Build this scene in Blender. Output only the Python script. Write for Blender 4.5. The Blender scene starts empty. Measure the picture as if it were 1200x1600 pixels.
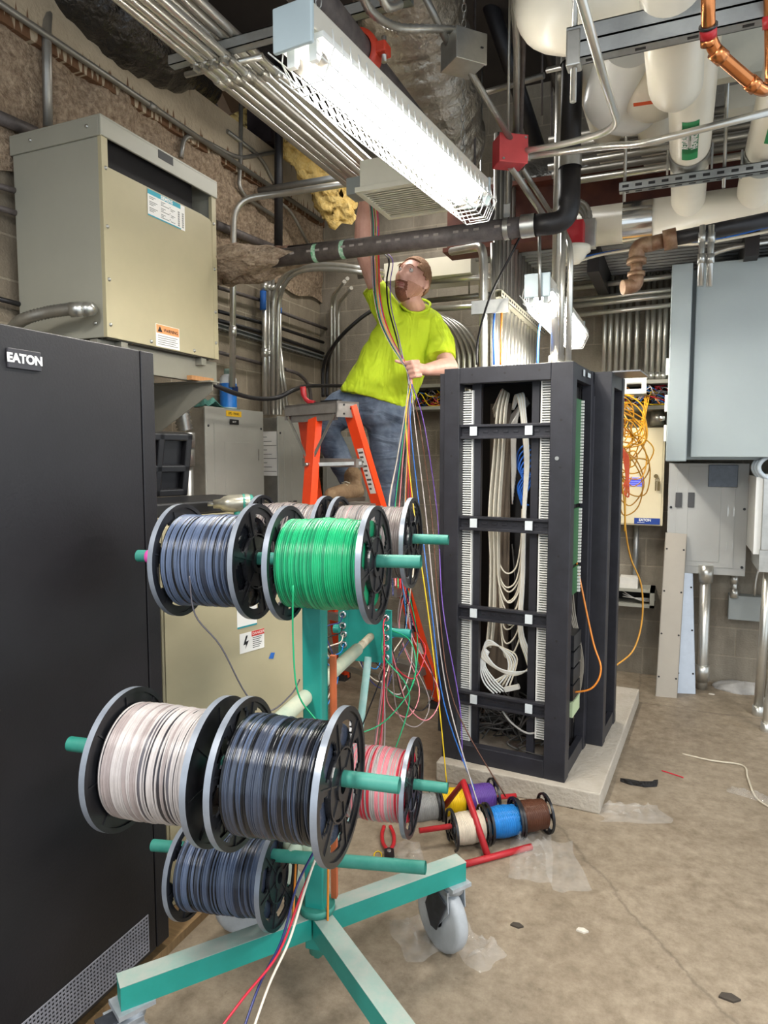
import bpy, math, random
from mathutils import Vector as V, Matrix as Mx, noise
random.seed(7)
sc = bpy.context.scene; col = sc.collection
F = 1080.0; HC = 1.6; YAW = math.radians(23.07); TILT = math.atan(89/F)
RT = V((math.cos(YAW), math.sin(YAW), 0)); FW = V((-math.sin(YAW), math.cos(YAW), 0)); UP = V((0,0,1))
CAM = V((0,0,HC))
AX = FW*math.cos(TILT) - UP*math.sin(TILT); UPC = UP*math.cos(TILT) + FW*math.sin(TILT)
# ---------------------------------------------------------------- camera, sky, exposure
cd = bpy.data.cameras.new('camera'); cam = bpy.data.objects.new('camera', cd); col.objects.link(cam)
cd.sensor_width = 36; cd.sensor_fit = 'AUTO'; cd.lens = F/1600*36; cd.clip_start = .05
cam.matrix_world = Mx.Translation(CAM) @ Mx((RT, UPC, -AX)).transposed().to_4x4()
sc.camera = cam
w = bpy.data.worlds.new('world'); sc.world = w; w.use_nodes = True
bg = w.node_tree.nodes['Background']; bg.inputs[0].default_value = (.80,.90,1,1); bg.inputs[1].default_value = 1.1
sc.view_settings.view_transform = 'Standard'; sc.view_settings.look = 'None'
sc.view_settings.exposure = 0.43; sc.view_settings.gamma = 1; sc.view_settings.use_curve_mapping = False

def area_lamp(name, loc, rot, sx, sy, power, colr=(1,.97,.92)):
    l = bpy.data.lights.new(name, 'AREA'); l.shape = 'RECTANGLE'; l.size = sx; l.size_y = sy; l.energy = power; l.color = colr
    o = bpy.data.objects.new(name, l); col.objects.link(o); o.location = loc; o.rotation_euler = rot; return o
# ---------------------------------------------------------------- pixel -> world
def ray(px, py): return AX + RT*((px-600)/F) + UPC*((800-py)/F)
def P(px, py, d):
    r = ray(px, py); return CAM + r*(d/r.dot(FW))
def PX(px, py, X):
    r = ray(px, py); return CAM + r*((X-CAM.x)/r.x)
def PY(px, py, Y):
    r = ray(px, py); return CAM + r*((Y-CAM.y)/r.y)
def PZ(px, py, z):
    r = ray(px, py); return CAM + r*((z-HC)/r.z)
def CF(l, d, z): return RT*l + FW*d + UP*z
def FR(o, x, y):
    x = V(x).normalized(); y = V(y).normalized(); z = x.cross(y).normalized(); y = z.cross(x)
    return Mx.Translation(V(o)) @ Mx((x,y,z)).transposed().to_4x4()
def RZ(o, deg): return Mx.Translation(V(o)) @ Mx.Rotation(math.radians(deg), 4, 'Z')
# ---------------------------------------------------------------- materials
def lin(h):
    if not isinstance(h, str): return tuple(h)
    c = [int(h[i:i+2],16)/255 for i in (0,2,4)]
    return tuple(x/12.92 if x<=.04045 else ((x+.055)/1.055)**2.4 for x in c)
MATS = {}
def mat(name, c, rough=.5, metal=0, var=.12, scale=6, bump=0, bscale=80, c2=None, stretch=None, spec=None, alpha=None, trans=0, emit=0, coat=0):
    if name in MATS: return MATS[name]
    m = bpy.data.materials.new(name); MATS[name] = m; m.use_nodes = True
    N = m.node_tree.nodes; L = m.node_tree.links; b = N['Principled BSDF']
    c = lin(c); b.inputs['Roughness'].default_value = rough; b.inputs['Metallic'].default_value = metal
    if spec is not None: b.inputs['Specular IOR Level'].default_value = spec
    if trans: b.inputs['Transmission Weight'].default_value = trans
    if coat: b.inputs['Coat Weight'].default_value = coat
    if alpha is not None: b.inputs['Alpha'].default_value = alpha
    if emit:
        b.inputs['Emission Color'].default_value = (*c,1); b.inputs['Emission Strength'].default_value = emit
    tc = N.new('ShaderNodeTexCoord'); src = tc.outputs['Object']
    if stretch:
        mp = N.new('ShaderNodeMapping'); mp.inputs['Scale'].default_value = stretch; L.new(src, mp.inputs[0]); src = mp.outputs[0]
    if var or c2:
        n = N.new('ShaderNodeTexNoise'); n.inputs['Scale'].default_value = scale; n.inputs['Detail'].default_value = 6; n.inputs['Roughness'].default_value = .65
        L.new(src, n.inputs['Vector'])
        r = N.new('ShaderNodeValToRGB'); e = r.color_ramp.elements
        e[0].position = .3; e[1].position = .7
        hi = lin(c2) if c2 else tuple(min(1,x*(1+var)) for x in c); lo = c if c2 else tuple(x*(1-var) for x in c)
        e[0].color = (*lo,1); e[1].color = (*hi,1)
        L.new(n.outputs['Fac'], r.inputs[0]); L.new(r.outputs[0], b.inputs['Base Color'])
    else: b.inputs['Base Color'].default_value = (*c,1)
    if bump:
        n2 = N.new('ShaderNodeTexNoise'); n2.inputs['Scale'].default_value = bscale; n2.inputs['Detail'].default_value = 4; L.new(src, n2.inputs['Vector'])
        bp = N.new('ShaderNodeBump'); bp.inputs['Strength'].default_value = bump; bp.inputs['Distance'].default_value = .02
        L.new(n2.outputs['Fac'], bp.inputs['Height']); L.new(bp.outputs[0], b.inputs['Normal'])
    return m
GALV = mat('galvanized', 'b9b9b4', .34, .85, .15, 14)
EMT = mat('conduit_steel', 'd0cec6', .3, .8, .1, 9)
EMTD = mat('dull_conduit', '9a9790', .42, .75, .15, 9)
STRUT = mat('strut_steel', 'a3a6a6', .42, .75, .15, 12)
BLK = mat('black_plastic', '101114', .3, 0, .25, 22, c2='26272b')
BLKE = mat('flange_rim_sheen', '7b828d', .3, .3, .2, 7, c2='9aa1ac')  # outer band of the black rim painted pale blue-grey, imitating reflected daylight
CAST = mat('cast_iron', '4a4443', .55, .2, .35, 25, c2='6b625e')
BLKP = mat('black_pipe', '201e20', .45, .1, .3, 20)
PVC = mat('white_jacket', 'e9e3d2', .28, 0, .05, 3)
WHT = mat('white_paint', 'e8e9e6', .4, 0, .04, 5)
WLAB = mat('label_white', 'f2f0ea', .5, 0, .03, 9)
INK = mat('ink', '1a1a1a', .6, 0, 0)
CREAM = mat('cream_paint', 'e0d3b0', .4, 0, .05, 3)
TEAL = mat('teal_paint', '178579', .45, 0, .15, 7, c2='209388')
TEALD = mat('teal_dusty', '17796a', .55, 0, .2, 9, c2='4a9385')
DUSTY = mat('dusty_teal_top', 'a5a79e', .75, 0, .1, 16, c2='86a399')
PIPEW = mat('chalky_pipe', 'c9c8ae', .7, 0, .15, 12, c2='9fb3a0')
GREY1 = mat('panel_grey', 'a6a59c', .42, .1, .05, 4)
GREY2 = mat('cool_grey', '9ba5a6', .42, 0, .04, 2)
BEIGE = mat('beige_enamel', 'b4aa8a', .42, 0, .06, 2.5)
RED = mat('red_paint', 'b3222a', .42, 0, .15, 8)
ORNG = mat('orange_fiberglass', 'ff4a18', .4, 0, .08, 10)
ALU = mat('aluminium', 'a59f98', .42, .6, .2, 18)
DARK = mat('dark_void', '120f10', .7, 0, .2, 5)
RACK = mat('rack_black', '25252a', .45, .15, .25, 8, c2='33333a')
FOIL = mat('foil', 'a39b8e', .28, .8, .2, 5, bump=.7, bscale=30, c2='cfc8bc')
FOILD = mat('black_foil', '4a4744', .2, .7, .4, 6, bump=1, bscale=20)
COPPER = mat('copper', 'c9814f', .25, .95, .2, 9)
# ---------------------------------------------------------------- mesh builder
class MB:
    def __init__(s): s.v=[]; s.f=[]; s.s=[]; s.m=[]; s.k=0
    def add(s, vs, fs, smooth=False, M=None):
        o = len(s.v)
        s.v += [M @ V(p) for p in vs] if M is not None else [V(p) for p in vs]
        for i, f in enumerate(fs):
            s.f.append([o+j for j in f]); s.s.append(smooth[i] if isinstance(smooth, list) else smooth); s.m.append(s.k)
        return s
    def box(s, a, b, M=None):
        x0,y0,z0 = a; x1,y1,z1 = b
        vs = [(x0,y0,z0),(x1,y0,z0),(x1,y1,z0),(x0,y1,z0),(x0,y0,z1),(x1,y0,z1),(x1,y1,z1),(x0,y1,z1)]
        return s.add(vs, [(0,3,2,1),(4,5,6,7),(0,1,5,4),(1,2,6,5),(2,3,7,6),(3,0,4,7)], False, M)
    def cbox(s, c, d, M=None):
        return s.box([c[i]-d[i]/2 for i in range(3)], [c[i]+d[i]/2 for i in range(3)], M)
    def beam(s, p, q, w, h, up=(0,0,1)):
        p = V(p); q = V(q); x = (q-p); L = x.length; u = V(up)
        z = (u - x.normalized()*u.dot(x.normalized())).normalized(); y = z.cross(x.normalized())
        M = Mx.Translation(p) @ Mx((x.normalized(), y, z)).transposed().to_4x4()
        return s.box((0,-w/2,-h/2), (L,w/2,h/2), M)
    def tube(s, pts, r, n=8, closed=False, cap=True, M=None):
        pts = [V(p) for p in pts]; N = len(pts); rs = r if isinstance(r, (list,tuple)) else [r]*N
        t = [(pts[(i+1)%N if closed else min(i+1,N-1)] - pts[(i-1)%N if closed else max(i-1,0)]).normalized() for i in range(N)]
        a = V((0,0,1)) if abs(t[0].z) < .9 else V((1,0,0)); nrm = (a - t[0]*a.dot(t[0])).normalized()
        vs=[]; fs=[]
        for i in range(N):
            nrm = (nrm - t[i]*nrm.dot(t[i])).normalized(); b = t[i].cross(nrm)
            for k in range(n):
                th = 2*math.pi*k/n; vs.append(pts[i] + (nrm*math.cos(th) + b*math.sin(th))*rs[i])
        for i in range(N if closed else N-1):
            j = (i+1)%N
            for k in range(n): fs.append((i*n+k, i*n+(k+1)%n, j*n+(k+1)%n, j*n+k))
        sm = [True]*len(fs)
        if cap and not closed: fs += [tuple(reversed(range(n))), tuple(range((N-1)*n, N*n))]; sm += [False, False]
        return s.add(vs, fs, sm, M)
    def cyl(s, p, q, r, r2=None, n=16, M=None): return s.tube([p,q], [r, r if r2 is None else r2], n, M=M)
    def lathe(s, prof, M=None, n=32, smooth=True, jit=None, closed=False):
        # axis = local x, prof = [(x, r)]
        vs=[]; fs=[]; m=len(prof)
        for k in range(n):
            th = 2*math.pi*k/n
            for i,(x,r) in enumerate(prof):
                dx, dr = jit(i, th) if jit else (0,0)
                vs.append((x+dx, (r+dr)*math.cos(th), (r+dr)*math.sin(th)))
        for k in range(n):
            k2 = (k+1)%n
            for i in range(m if closed else m-1):
                i2 = (i+1)%m
                fs.append((k*m+i, k2*m+i, k2*m+i2, k*m+i2))
        return s.add(vs, fs, smooth, M)
    def prism(s, poly, t, M=None, smooth=False):
        n=len(poly); vs=[(x,y,0) for x,y in poly]+[(x,y,t) for x,y in poly]
        fs=[tuple(reversed(range(n))), tuple(range(n,2*n))]+[(i,(i+1)%n,n+(i+1)%n,n+i) for i in range(n)]
        return s.add(vs, fs, [False,False]+[smooth]*n, M)
    def ball(s, c, r, M=None, nu=16, nv=10, R=None):
        if not isinstance(r,(tuple,list)): r=(r,r,r)
        vs=[]; fs=[]
        for j in range(nv+1):
            ph = math.pi*j/nv
            for i in range(nu):
                th=2*math.pi*i/nu; p = V((r[0]*math.sin(ph)*math.cos(th), r[1]*math.sin(ph)*math.sin(th), r[2]*math.cos(ph)))
                if R is not None: p = R @ p
                vs.append(V(c)+p)
        for j in range(nv):
            for i in range(nu): fs.append((j*nu+i, (j+1)*nu+i, (j+1)*nu+(i+1)%nu, j*nu+(i+1)%nu))
        return s.add(vs, fs, True, M)
    def grid(s, fn, nu, nv, smooth=True, M=None, keep=None):
        vs=[fn(i/nu, j/nv) for j in range(nv+1) for i in range(nu+1)]
        fs=[(j*(nu+1)+i, j*(nu+1)+i+1, (j+1)*(nu+1)+i+1, (j+1)*(nu+1)+i) for j in range(nv) for i in range(nu) if keep is None or keep(i,j)]
        return s.add(vs, fs, smooth, M)
    def quad(s, M, w, h, x=0, y=0, z=0): return s.add([(x,y,z),(x+w,y,z),(x+w,y+h,z),(x,y+h,z)], [(0,1,2,3)], False, M)
    def build(s, name, mats, parent=None, world=False, bevel=0):
        if not isinstance(mats,(list,tuple)): mats=[mats]
        vs = s.v; loc = V((0,0,0))
        if parent is None:
            lo = V([min(p[i] for p in vs) for i in range(3)]); hi = V([max(p[i] for p in vs) for i in range(3)])
            loc = V(((lo.x+hi.x)/2, (lo.y+hi.y)/2, lo.z)); vs = [p-loc for p in vs]
        elif world:
            I = WM(parent).inverted(); vs = [I @ p for p in vs]
        me = bpy.data.meshes.new(name); me.from_pydata([tuple(p) for p in vs], [], s.f)
        for m in mats: me.materials.append(m)
        me.polygons.foreach_set('use_smooth', s.s); me.polygons.foreach_set('material_index', s.m); me.update()
        o = bpy.data.objects.new(name, me); col.objects.link(o); o.location = loc
        if parent is not None: o.parent = parent
        if bevel:
            b = o.modifiers.new('b','BEVEL'); b.width = bevel; b.segments = 2; b.limit_method = 'ANGLE'; b.angle_limit = .6
        return o
MW = {}
def WM(o):
    return MW.get(o.name) if o.name in MW else (WM(o.parent) @ o.matrix_basis if o.parent else o.matrix_basis)
def tag(o, label, cat, group=None, kind=None):
    o['label']=label; o['category']=cat
    if group: o['group']=group
    if kind: o['kind']=kind
    return o
def thing(name, label, cat, M=None, group=None):
    o = bpy.data.objects.new(name, None); col.objects.link(o); o.empty_display_size=.1
    M = M if M is not None else Mx.Identity(4); o.matrix_world = M; MW[o.name] = M.copy()
    return tag(o, label, cat, group)
def struct(o): o['kind']='structure'; return o
def text(body, size, m, parent, M, ext=.0006, align='CENTER', name='lettering', bold=0):
    c = bpy.data.curves.new(name,'FONT'); c.body=body; c.size=size; c.extrude=ext; c.align_x=align; c.align_y='CENTER'; c.offset = bold
    tmp = bpy.data.objects.new(name, c); col.objects.link(tmp); me = bpy.data.meshes.new_from_object(tmp.evaluated_get(bpy.context.evaluated_depsgraph_get()))
    bpy.data.objects.remove(tmp); me.materials.clear(); me.materials.append(m); o = bpy.data.objects.new(name, me); col.objects.link(o)
    if parent is not None:
        o.parent = parent; o.matrix_basis = WM(parent).inverted() @ M
    else: o.matrix_basis = M
    return o
def fillet(pts, r, k=6):
    pts=[V(p) for p in pts]; out=[pts[0]]
    for i in range(1,len(pts)-1):
        a=pts[i-1]-pts[i]; b=pts[i+1]-pts[i]; t=min(r, a.length*.48, b.length*.48)
        p=pts[i]+a.normalized()*t; q=pts[i]+b.normalized()*t
        for j in range(k+1):
            u=j/k; out.append(p*(1-u)**2 + pts[i]*2*u*(1-u) + q*u*u)
    out.append(pts[-1]); return out
def spline(pts, k=6, closed=False):
    pts=[V(p) for p in pts]; n=len(pts); out=[]
    g=lambda i: pts[i%n] if closed else pts[max(0,min(n-1,i))]
    for i in range(n if closed else n-1):
        a,b,c,d=g(i-1),g(i),g(i+1),g(i+2)
        for j in range(k):
            t=j/k; out.append(.5*((2*b)+(c-a)*t+(2*a-5*b+4*c-d)*t*t+(3*b-a-3*c+d)*t**3))
    if not closed: out.append(pts[-1])
    return out
def conduit(pts, r, label, m=None, rad=.1, name='conduit', cat='conduit', group=None, n=10, fit=()):
    mb = MB(); mb.tube(fillet(pts, rad), r, n)
    for i,u in fit:
        p=V(pts[i]).lerp(V(pts[i+1]),u); dr=(V(pts[i+1])-V(pts[i])).normalized()
        mb.cyl(p-dr*r*1.6, p+dr*r*1.6, r*1.3, n=10)
    return tag(mb.build(name, m or EMT), label, cat, group)
def wire(pts, r, label, m, name='wire', cat='wire', k=6, n=5, group=None):
    return tag(MB().tube(spline(pts,k), r, n).build(name, m), label, cat, group)
def dup(o, M, label=None, group=None):
    r=o.copy(); col.objects.link(r); r.matrix_world=M; MW[r.name]=M.copy()
    if label: r['label']=label
    if group: r['group']=group
    for ch in o.children:
        c=ch.copy(); col.objects.link(c); c.parent=r; c.matrix_parent_inverse=ch.matrix_parent_inverse; c.matrix_basis=ch.matrix_basis
        for g in ch.children:
            e=g.copy(); col.objects.link(e); e.parent=c; e.matrix_basis=g.matrix_basis
    return r
ORD = 'first second third fourth fifth sixth seventh eighth ninth tenth eleventh twelfth thirteenth fourteenth fifteenth'.split()
# ---------------------------------------------------------------- room
XL = -2.85; YB = 5.3
def wallmat(name, dirty, coord='YZ'):
    m = bpy.data.materials.new(name); m.use_nodes=True; N=m.node_tree.nodes; L=m.node_tree.links; b=N['Principled BSDF']
    tc=N.new('ShaderNodeNewGeometry'); sp=N.new('ShaderNodeSeparateXYZ'); L.new(tc.outputs['Position'], sp.inputs[0])
    cb=N.new('ShaderNodeCombineXYZ'); L.new(sp.outputs['Y' if coord=='YZ' else 'X'], cb.inputs[0]); L.new(sp.outputs['Z'], cb.inputs[1])
    br=N.new('ShaderNodeTexBrick'); br.inputs['Scale'].default_value=1; br.inputs['Brick Width'].default_value=.4; br.inputs['Row Height'].default_value=.2
    br.inputs['Mortar Size'].default_value=.006; br.inputs['Mortar Smooth'].default_value=.3
    c1,c2,c3 = dirty
    br.inputs['Color1'].default_value=(*lin(c1),1); br.inputs['Color2'].default_value=(*lin(c2),1); br.inputs['Mortar'].default_value=(*lin(c3),1)
    L.new(cb.outputs[0], br.inputs['Vector'])
    n=N.new('ShaderNodeTexNoise'); n.inputs['Scale'].default_value=2.2; n.inputs['Detail'].default_value=9; n.inputs['Roughness'].default_value=.7
    mp=N.new('ShaderNodeMapping'); mp.inputs['Scale'].default_value=(2.5,1,1); L.new(cb.outputs[0], mp.inputs[0]); L.new(mp.outputs[0], n.inputs['Vector'])
    r=N.new('ShaderNodeValToRGB'); r.color_ramp.elements[0].position=.3; r.color_ramp.elements[0].color=(.62,.58,.54,1); r.color_ramp.elements[1].position=.7; r.color_ramp.elements[1].color=(1.12,1.1,1.06,1)
    L.new(n.outputs['Fac'], r.inputs[0])
    mx=N.new('ShaderNodeMix'); mx.data_type='RGBA'; mx.blend_type='MULTIPLY'; mx.inputs[0].default_value=1; L.new(br.outputs[0], mx.inputs[6]); L.new(r.outputs[0], mx.inputs[7])
    L.new(mx.outputs[2], b.inputs['Base Color']); b.inputs['Roughness'].default_value=.85
    n2=N.new('ShaderNodeTexNoise'); n2.inputs['Scale'].default_value=90; L.new(cb.outputs[0], n2.inputs['Vector'])
    ad=N.new('ShaderNodeMath'); ad.operation='MULTIPLY_ADD'; L.new(br.outputs['Fac'], ad.inputs[0]); ad.inputs[1].default_value=-1.0; L.new(n2.outputs['Fac'], ad.inputs[2])
    bp=N.new('ShaderNodeBump'); bp.inputs['Strength'].default_value=.5; bp.inputs['Distance'].default_value=.006; L.new(ad.outputs[0], bp.inputs['Height']); L.new(bp.outputs[0], b.inputs['Normal'])
    return m
WALLM = wallmat('block_wall', ('9c9180','8b8170','b3a996'))
WALLB = wallmat('block_wall_grey', ('989184','8a8377','a39b8c'), 'XZ')
FLOORM = bpy.data.materials.new('concrete_floor'); FLOORM.use_nodes=True
def _floor(m):
    N=m.node_tree.nodes; L=m.node_tree.links; b=N['Principled BSDF']; g=N.new('ShaderNodeNewGeometry')
    def nz(s,d,ro,dist=0):
        n=N.new('ShaderNodeTexNoise'); n.inputs['Scale'].default_value=s; n.inputs['Detail'].default_value=d; n.inputs['Roughness'].default_value=ro; n.inputs['Distortion'].default_value=dist
        L.new(g.outputs['Position'], n.inputs['Vector']); return n
    def ramp(n,a,ca,b_,cb):
        r=N.new('ShaderNodeValToRGB'); e=r.color_ramp.elements; e[0].position=a; e[0].color=(*lin(ca),1); e[1].position=b_; e[1].color=(*lin(cb),1); L.new(n.outputs['Fac'], r.inputs[0]); return r
    def mix(f,a,b_,bt='MIX'):
        x=N.new('ShaderNodeMix'); x.data_type='RGBA'; x.blend_type=bt
        if hasattr(f,'outputs'): L.new(f.outputs[0], x.inputs[0])
        else: x.inputs[0].default_value=f
        L.new(a, x.inputs[6]); L.new(b_, x.inputs[7]); return x.outputs[2]
    base=ramp(nz(1.3,9,.62,.6),.32,'8e806d',.68,'aa9c88')
    fine=ramp(nz(16,8,.75),.3,'b9b4ad',.7,'ffffff')
    c=mix(1,base.outputs[0],fine.outputs[0],'MULTIPLY')
    st=ramp(nz(2.6,7,.7,1.2),.58,'000000',.76,'ffffff'); br=N.new('ShaderNodeRGB'); br.outputs[0].default_value=(*lin('6e5a42'),1)
    sf=N.new('ShaderNodeMath'); sf.operation='MULTIPLY'; sf.inputs[1].default_value=.45; L.new(st.outputs[0], sf.inputs[0])
    c=mix(sf,c,br.outputs[0])
    # cracks
    vo=N.new('ShaderNodeTexVoronoi'); vo.feature='DISTANCE_TO_EDGE'; vo.inputs['Scale'].default_value=.42
    wn=nz(3,6,.7); mm=N.new('ShaderNodeMix'); mm.data_type='VECTOR'; mm.inputs[0].default_value=.13; L.new(g.outputs['Position'], mm.inputs[4]); L.new(wn.outputs['Color'], mm.inputs[5]); L.new(mm.outputs[1], vo.inputs['Vector'])
    cr=N.new('ShaderNodeValToRGB'); e=cr.color_ramp.elements; e[0].position=.0006; e[0].color=(1,1,1,1); e[1].position=.0022; e[1].color=(0,0,0,1); L.new(vo.outputs['Distance'], cr.inputs[0])
    cf=N.new('ShaderNodeMath'); cf.operation='MULTIPLY'; cf.inputs[1].default_value=.45; L.new(cr.outputs[0], cf.inputs[0])
    dk=N.new('ShaderNodeRGB'); dk.outputs[0].default_value=(*lin('4a4036'),1); c=mix(cf,c,dk.outputs[0])
    sk=ramp(nz(34,3,.6),.69,'000000',.72,'ffffff'); s2=N.new('ShaderNodeMath'); s2.operation='MULTIPLY'; s2.inputs[1].default_value=.3; L.new(sk.outputs[0], s2.inputs[0]); c=mix(s2,c,dk.outputs[0])
    L.new(c,b.inputs['Base Color'])
    rr=N.new('ShaderNodeMapRange'); rr.inputs[3].default_value=.42; rr.inputs[4].default_value=.72; L.new(nz(3,5,.6).outputs['Fac'], rr.inputs[0]); L.new(rr.outputs[0], b.inputs['Roughness'])
    bp=N.new('ShaderNodeBump'); bp.inputs['Strength'].default_value=.25; bp.inputs['Distance'].default_value=.004; L.new(nz(60,5,.7).outputs['Fac'], bp.inputs['Height']); L.new(bp.outputs[0], b.inputs['Normal'])
_floor(FLOORM)
struct(MB().box((XL-.2,-3.0,-.1),(3.4,YB+.2,0)).build('floor', FLOORM))
struct(MB().box((XL-.2,-3.0,0),(XL,YB+.2,3.0)).build('wall_left', WALLM))
struct(MB().box((XL-1.7,YB,0),(3.4,YB+.2,4.3)).build('wall_back', WALLB))
struct(MB().box((XL-1.6,-3.0,4.3),(3.4,YB+.2,4.4)).build('ceiling', mat('dark_deck','2b2523',.8,0,.3,2)))
struct(MB().box((XL-1.7,-3.0,3.0),(XL-1.6,YB+.2,4.3)).build('wall_recess', DARK))
struct(MB().box((XL-1.6,-1,4.24),(-.55,3.0,4.29)).build('ceiling_planks', mat('tan_planks','a8977c',.8,0,.15,3,stretch=(6,.5,1))))
# rough sprayed band and concrete beam on top of the left wall
def rough(u,v):
    y=-1+u*6.3; z=2.88+v*.72
    n=noise.fractal(V((y*5,z*5,1)),1,2,4)*.05+noise.noise(V((y*22,z*22,3)))*.014
    return V((XL+.03+n*(1 if .02<v<.98 else .3), y, z+ (noise.noise(V((y*3,2,7)))*.06 if v<.05 else 0)))
SPRAY = mat('sprayed_fireproofing','6f5a47',.95,0,.3,38,bump=1,bscale=55,c2='b8a38a')
struct(MB().grid(rough,150,20).build('trim_1', SPRAY))
def dripmat():
    m=mat('stained_concrete','a5967f',.85,0,.2,3,bump=.3,bscale=50,c2='c4b59c'); N=m.node_tree.nodes; L=m.node_tree.links; b=N['Principled BSDF']
    old=b.inputs['Base Color'].links[0].from_socket
    g=N.new('ShaderNodeNewGeometry'); sp=N.new('ShaderNodeSeparateXYZ'); L.new(g.outputs['Position'], sp.inputs[0])
    mp=N.new('ShaderNodeMapping'); mp.inputs['Scale'].default_value=(0,20,1.2); L.new(g.outputs['Position'], mp.inputs[0])
    n=N.new('ShaderNodeTexNoise'); n.inputs['Scale'].default_value=1.6; n.inputs['Detail'].default_value=2; L.new(mp.outputs[0], n.inputs['Vector'])
    # drips hang from z=3.78 and thin out downward
    zr=N.new('ShaderNodeMapRange'); zr.inputs[1].default_value=3.46; zr.inputs[2].default_value=3.66; zr.inputs[3].default_value=.22; zr.inputs[4].default_value=-.2; L.new(sp.outputs['Z'], zr.inputs[0])
    ad=N.new('ShaderNodeMath'); ad.operation='ADD'; L.new(n.outputs['Fac'], ad.inputs[0]); L.new(zr.outputs[0], ad.inputs[1])
    r=N.new('ShaderNodeValToRGB'); r.color_ramp.elements[0].position=.52; r.color_ramp.elements[1].position=.56; L.new(ad.outputs[0], r.inputs[0])
    x=N.new('ShaderNodeMix'); x.data_type='RGBA'; L.new(r.outputs[0], x.inputs[0]); L.new(old, x.inputs[6]); x.inputs[7].default_value=(*lin('6a4a30'),1)
    L.new(x.outputs[2], b.inputs['Base Color']); return m
DRIP=dripmat()
struct(MB().box((XL-.25,-3,3.5),(XL+.05,YB,3.83)).build('trim_2', DRIP))
# lower steel deck and beam over the far right part
def deckp():
    mb=MB(); y0,y1=4.35,YB; n=13; vs=[]; fs=[]
    for i in range(n*4+1):
        y=y0+(y1-y0)*i/(n*4); z=2.86+(.045 if (i%4) in (1,2) else 0); vs += [(-1.2,y,z),(3.2,y,z)]
    for i in range(n*4): fs.append((2*i,2*i+1,2*i+3,2*i+2))
    mb.add(vs,fs); mb.box((-1.2,y0,2.95),(3.2,y1,3.0)); return mb
struct(deckp().build('trim_3', mat('steel_deck','8d8c88',.4,.5,.25,6)))
bm=MB(); bm.box((-1.4,4.22,2.86),(3.2,4.42,2.885)); bm.box((-1.4,4.31,2.885),(3.2,4.33,3.2)); bm.box((-1.4,4.22,3.2),(3.2,4.42,3.225))
struct(bm.build('trim_4', mat('primer_steel','4b2723',.6,.1,.3,6,c2='6b3a28')))
for i,x in enumerate((-.55,.3,1.15)):
    j=MB().box((x,4.42,2.7),(x+.07,YB,2.86)).build('trim_%d'%(5+i), mat('joist_steel','2e2b2b',.6,.2,.2,8)); struct(j)
# ---------------------------------------------------------------- fluorescent strip lights and added fill lamps
TUBE=mat('lit_tube',(1,.96,.88),.4,0,0,emit=34)
def strip_light(M, label, group='caged fluorescent strip lights'):
    # local: +y along the fixture from the near cap, z up, origin at housing top near end centre
    t=thing('fluorescent_light',label,'light',M,group); L=1.3; w=.0575
    MB().box((-w,.0,-.06),(w,L,0)).build('housing',mat('housing_white','d8d3c6',.4,0,.05,4),t,bevel=.004)
    MB().box((-.07,.03,-.075),(.07,L-.02,-.06)).build('reflector',WHT,t)
    for y,n in ((-.012,1),(L,1)): MB().box((-.062,y,-.105),(.062,y+.014,.008)).build('end_cap',mat('pale_blue_cap','bfcfd4',.4,0,.03,5),t,bevel=.004)
    for sx in (-1,1):
        for y in (.04,L-.06): MB().box((sx*.035-.012,y-.008,-.125),(sx*.035+.012,y+.008,-.06)).build('lamp_holder',WHT,t)
        MB().cyl((sx*.035,.05,-.105),(sx*.035,L-.06,-.105),.0165,n=16).build('fluorescent_tube',TUBE,t)
        for y in (.05,L-.06-.05):
            MB().cyl((sx*.035,y,-.105),(sx*.035,y+.05,-.105),.0172,n=16).build('tube_cap',ALU,t)
    g=MB(); r=.0022
    prof=[(-.078,-.045),(-.085,-.09),(-.05,-.165),(.05,-.165),(.085,-.09),(.078,-.045)]
    n=27
    for i in range(n+1):
        y=.06+(L-.1)*i/n; g.tube([(x,y,z) for x,z in prof], r, 5)
    for x,z in prof[1:5]+[(-.068,-.128),(.068,-.128)]: g.tube([(x,.0,z),(x,L+.02,z)], r, 5)
    for i in range(n):
        y=.06+(L-.1)*i/n; g.tube([(-.085,y,-.09),(-.05,y+.045,-.165)], r*.8, 4)
    for k in range(3):
        s=1-.22*k; g.tube([(x*s,L+.02+.012*k,-.105+(z+.105)*s) for x,z in prof], r, 5)
    g.build('wire_guard',WHT,t)
    return t
near_l = CF((467-600)/F*1.89, 1.89, 2.755); dirn = RT*.479+FW*.878
Ml = FR(near_l, dirn.cross(UP), dirn)
strip_light(Ml,'long caged fluorescent strip light hanging lit above the reel cart')
fl = PY(838,432,1); fl = P(840,430,3.4)
Mf = FR(V((fl.x,fl.y,fl.z)), V((1,0,0)), V((0,1,0)))
strip_light(Mf,'smaller looking caged fluorescent light lit behind the vertical conduits over the rack')
def strip_behind(x,y,lab): strip_light(Mx.Translation((x,y,2.95)),lab)
for nm,M in (('near_tubes_glow',Ml),('far_tubes_glow',Mf)):
    o=area_lamp(nm,(0,0,0),(0,0,0),.09,1.15,22,(1,.95,.86)); o.matrix_world=M@Mx.Translation((0,.65,-.128))
area_lamp('fill_lamp_a',(1.2,.2,3.05),(0,0,0),.3,1.2,60); area_lamp('fill_lamp_b',(1.9,2.6,2.7),(0,0,0),.3,1.2,45)  # unseen bare fill lamps added to brighten the room, no fixtures modelled
area_lamp('fill_lamp_d',(-1.7,4.2,3.7),(0,0,0),.3,1.2,20)  # added fill lamp without a fixture, lifts the background around the worker
area_lamp('fill_lamp_c',(-1.1,-.4,3.1),(0,0,0),.3,1.2,75)  # added fill lamp out of view, brightens the left wall
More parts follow.
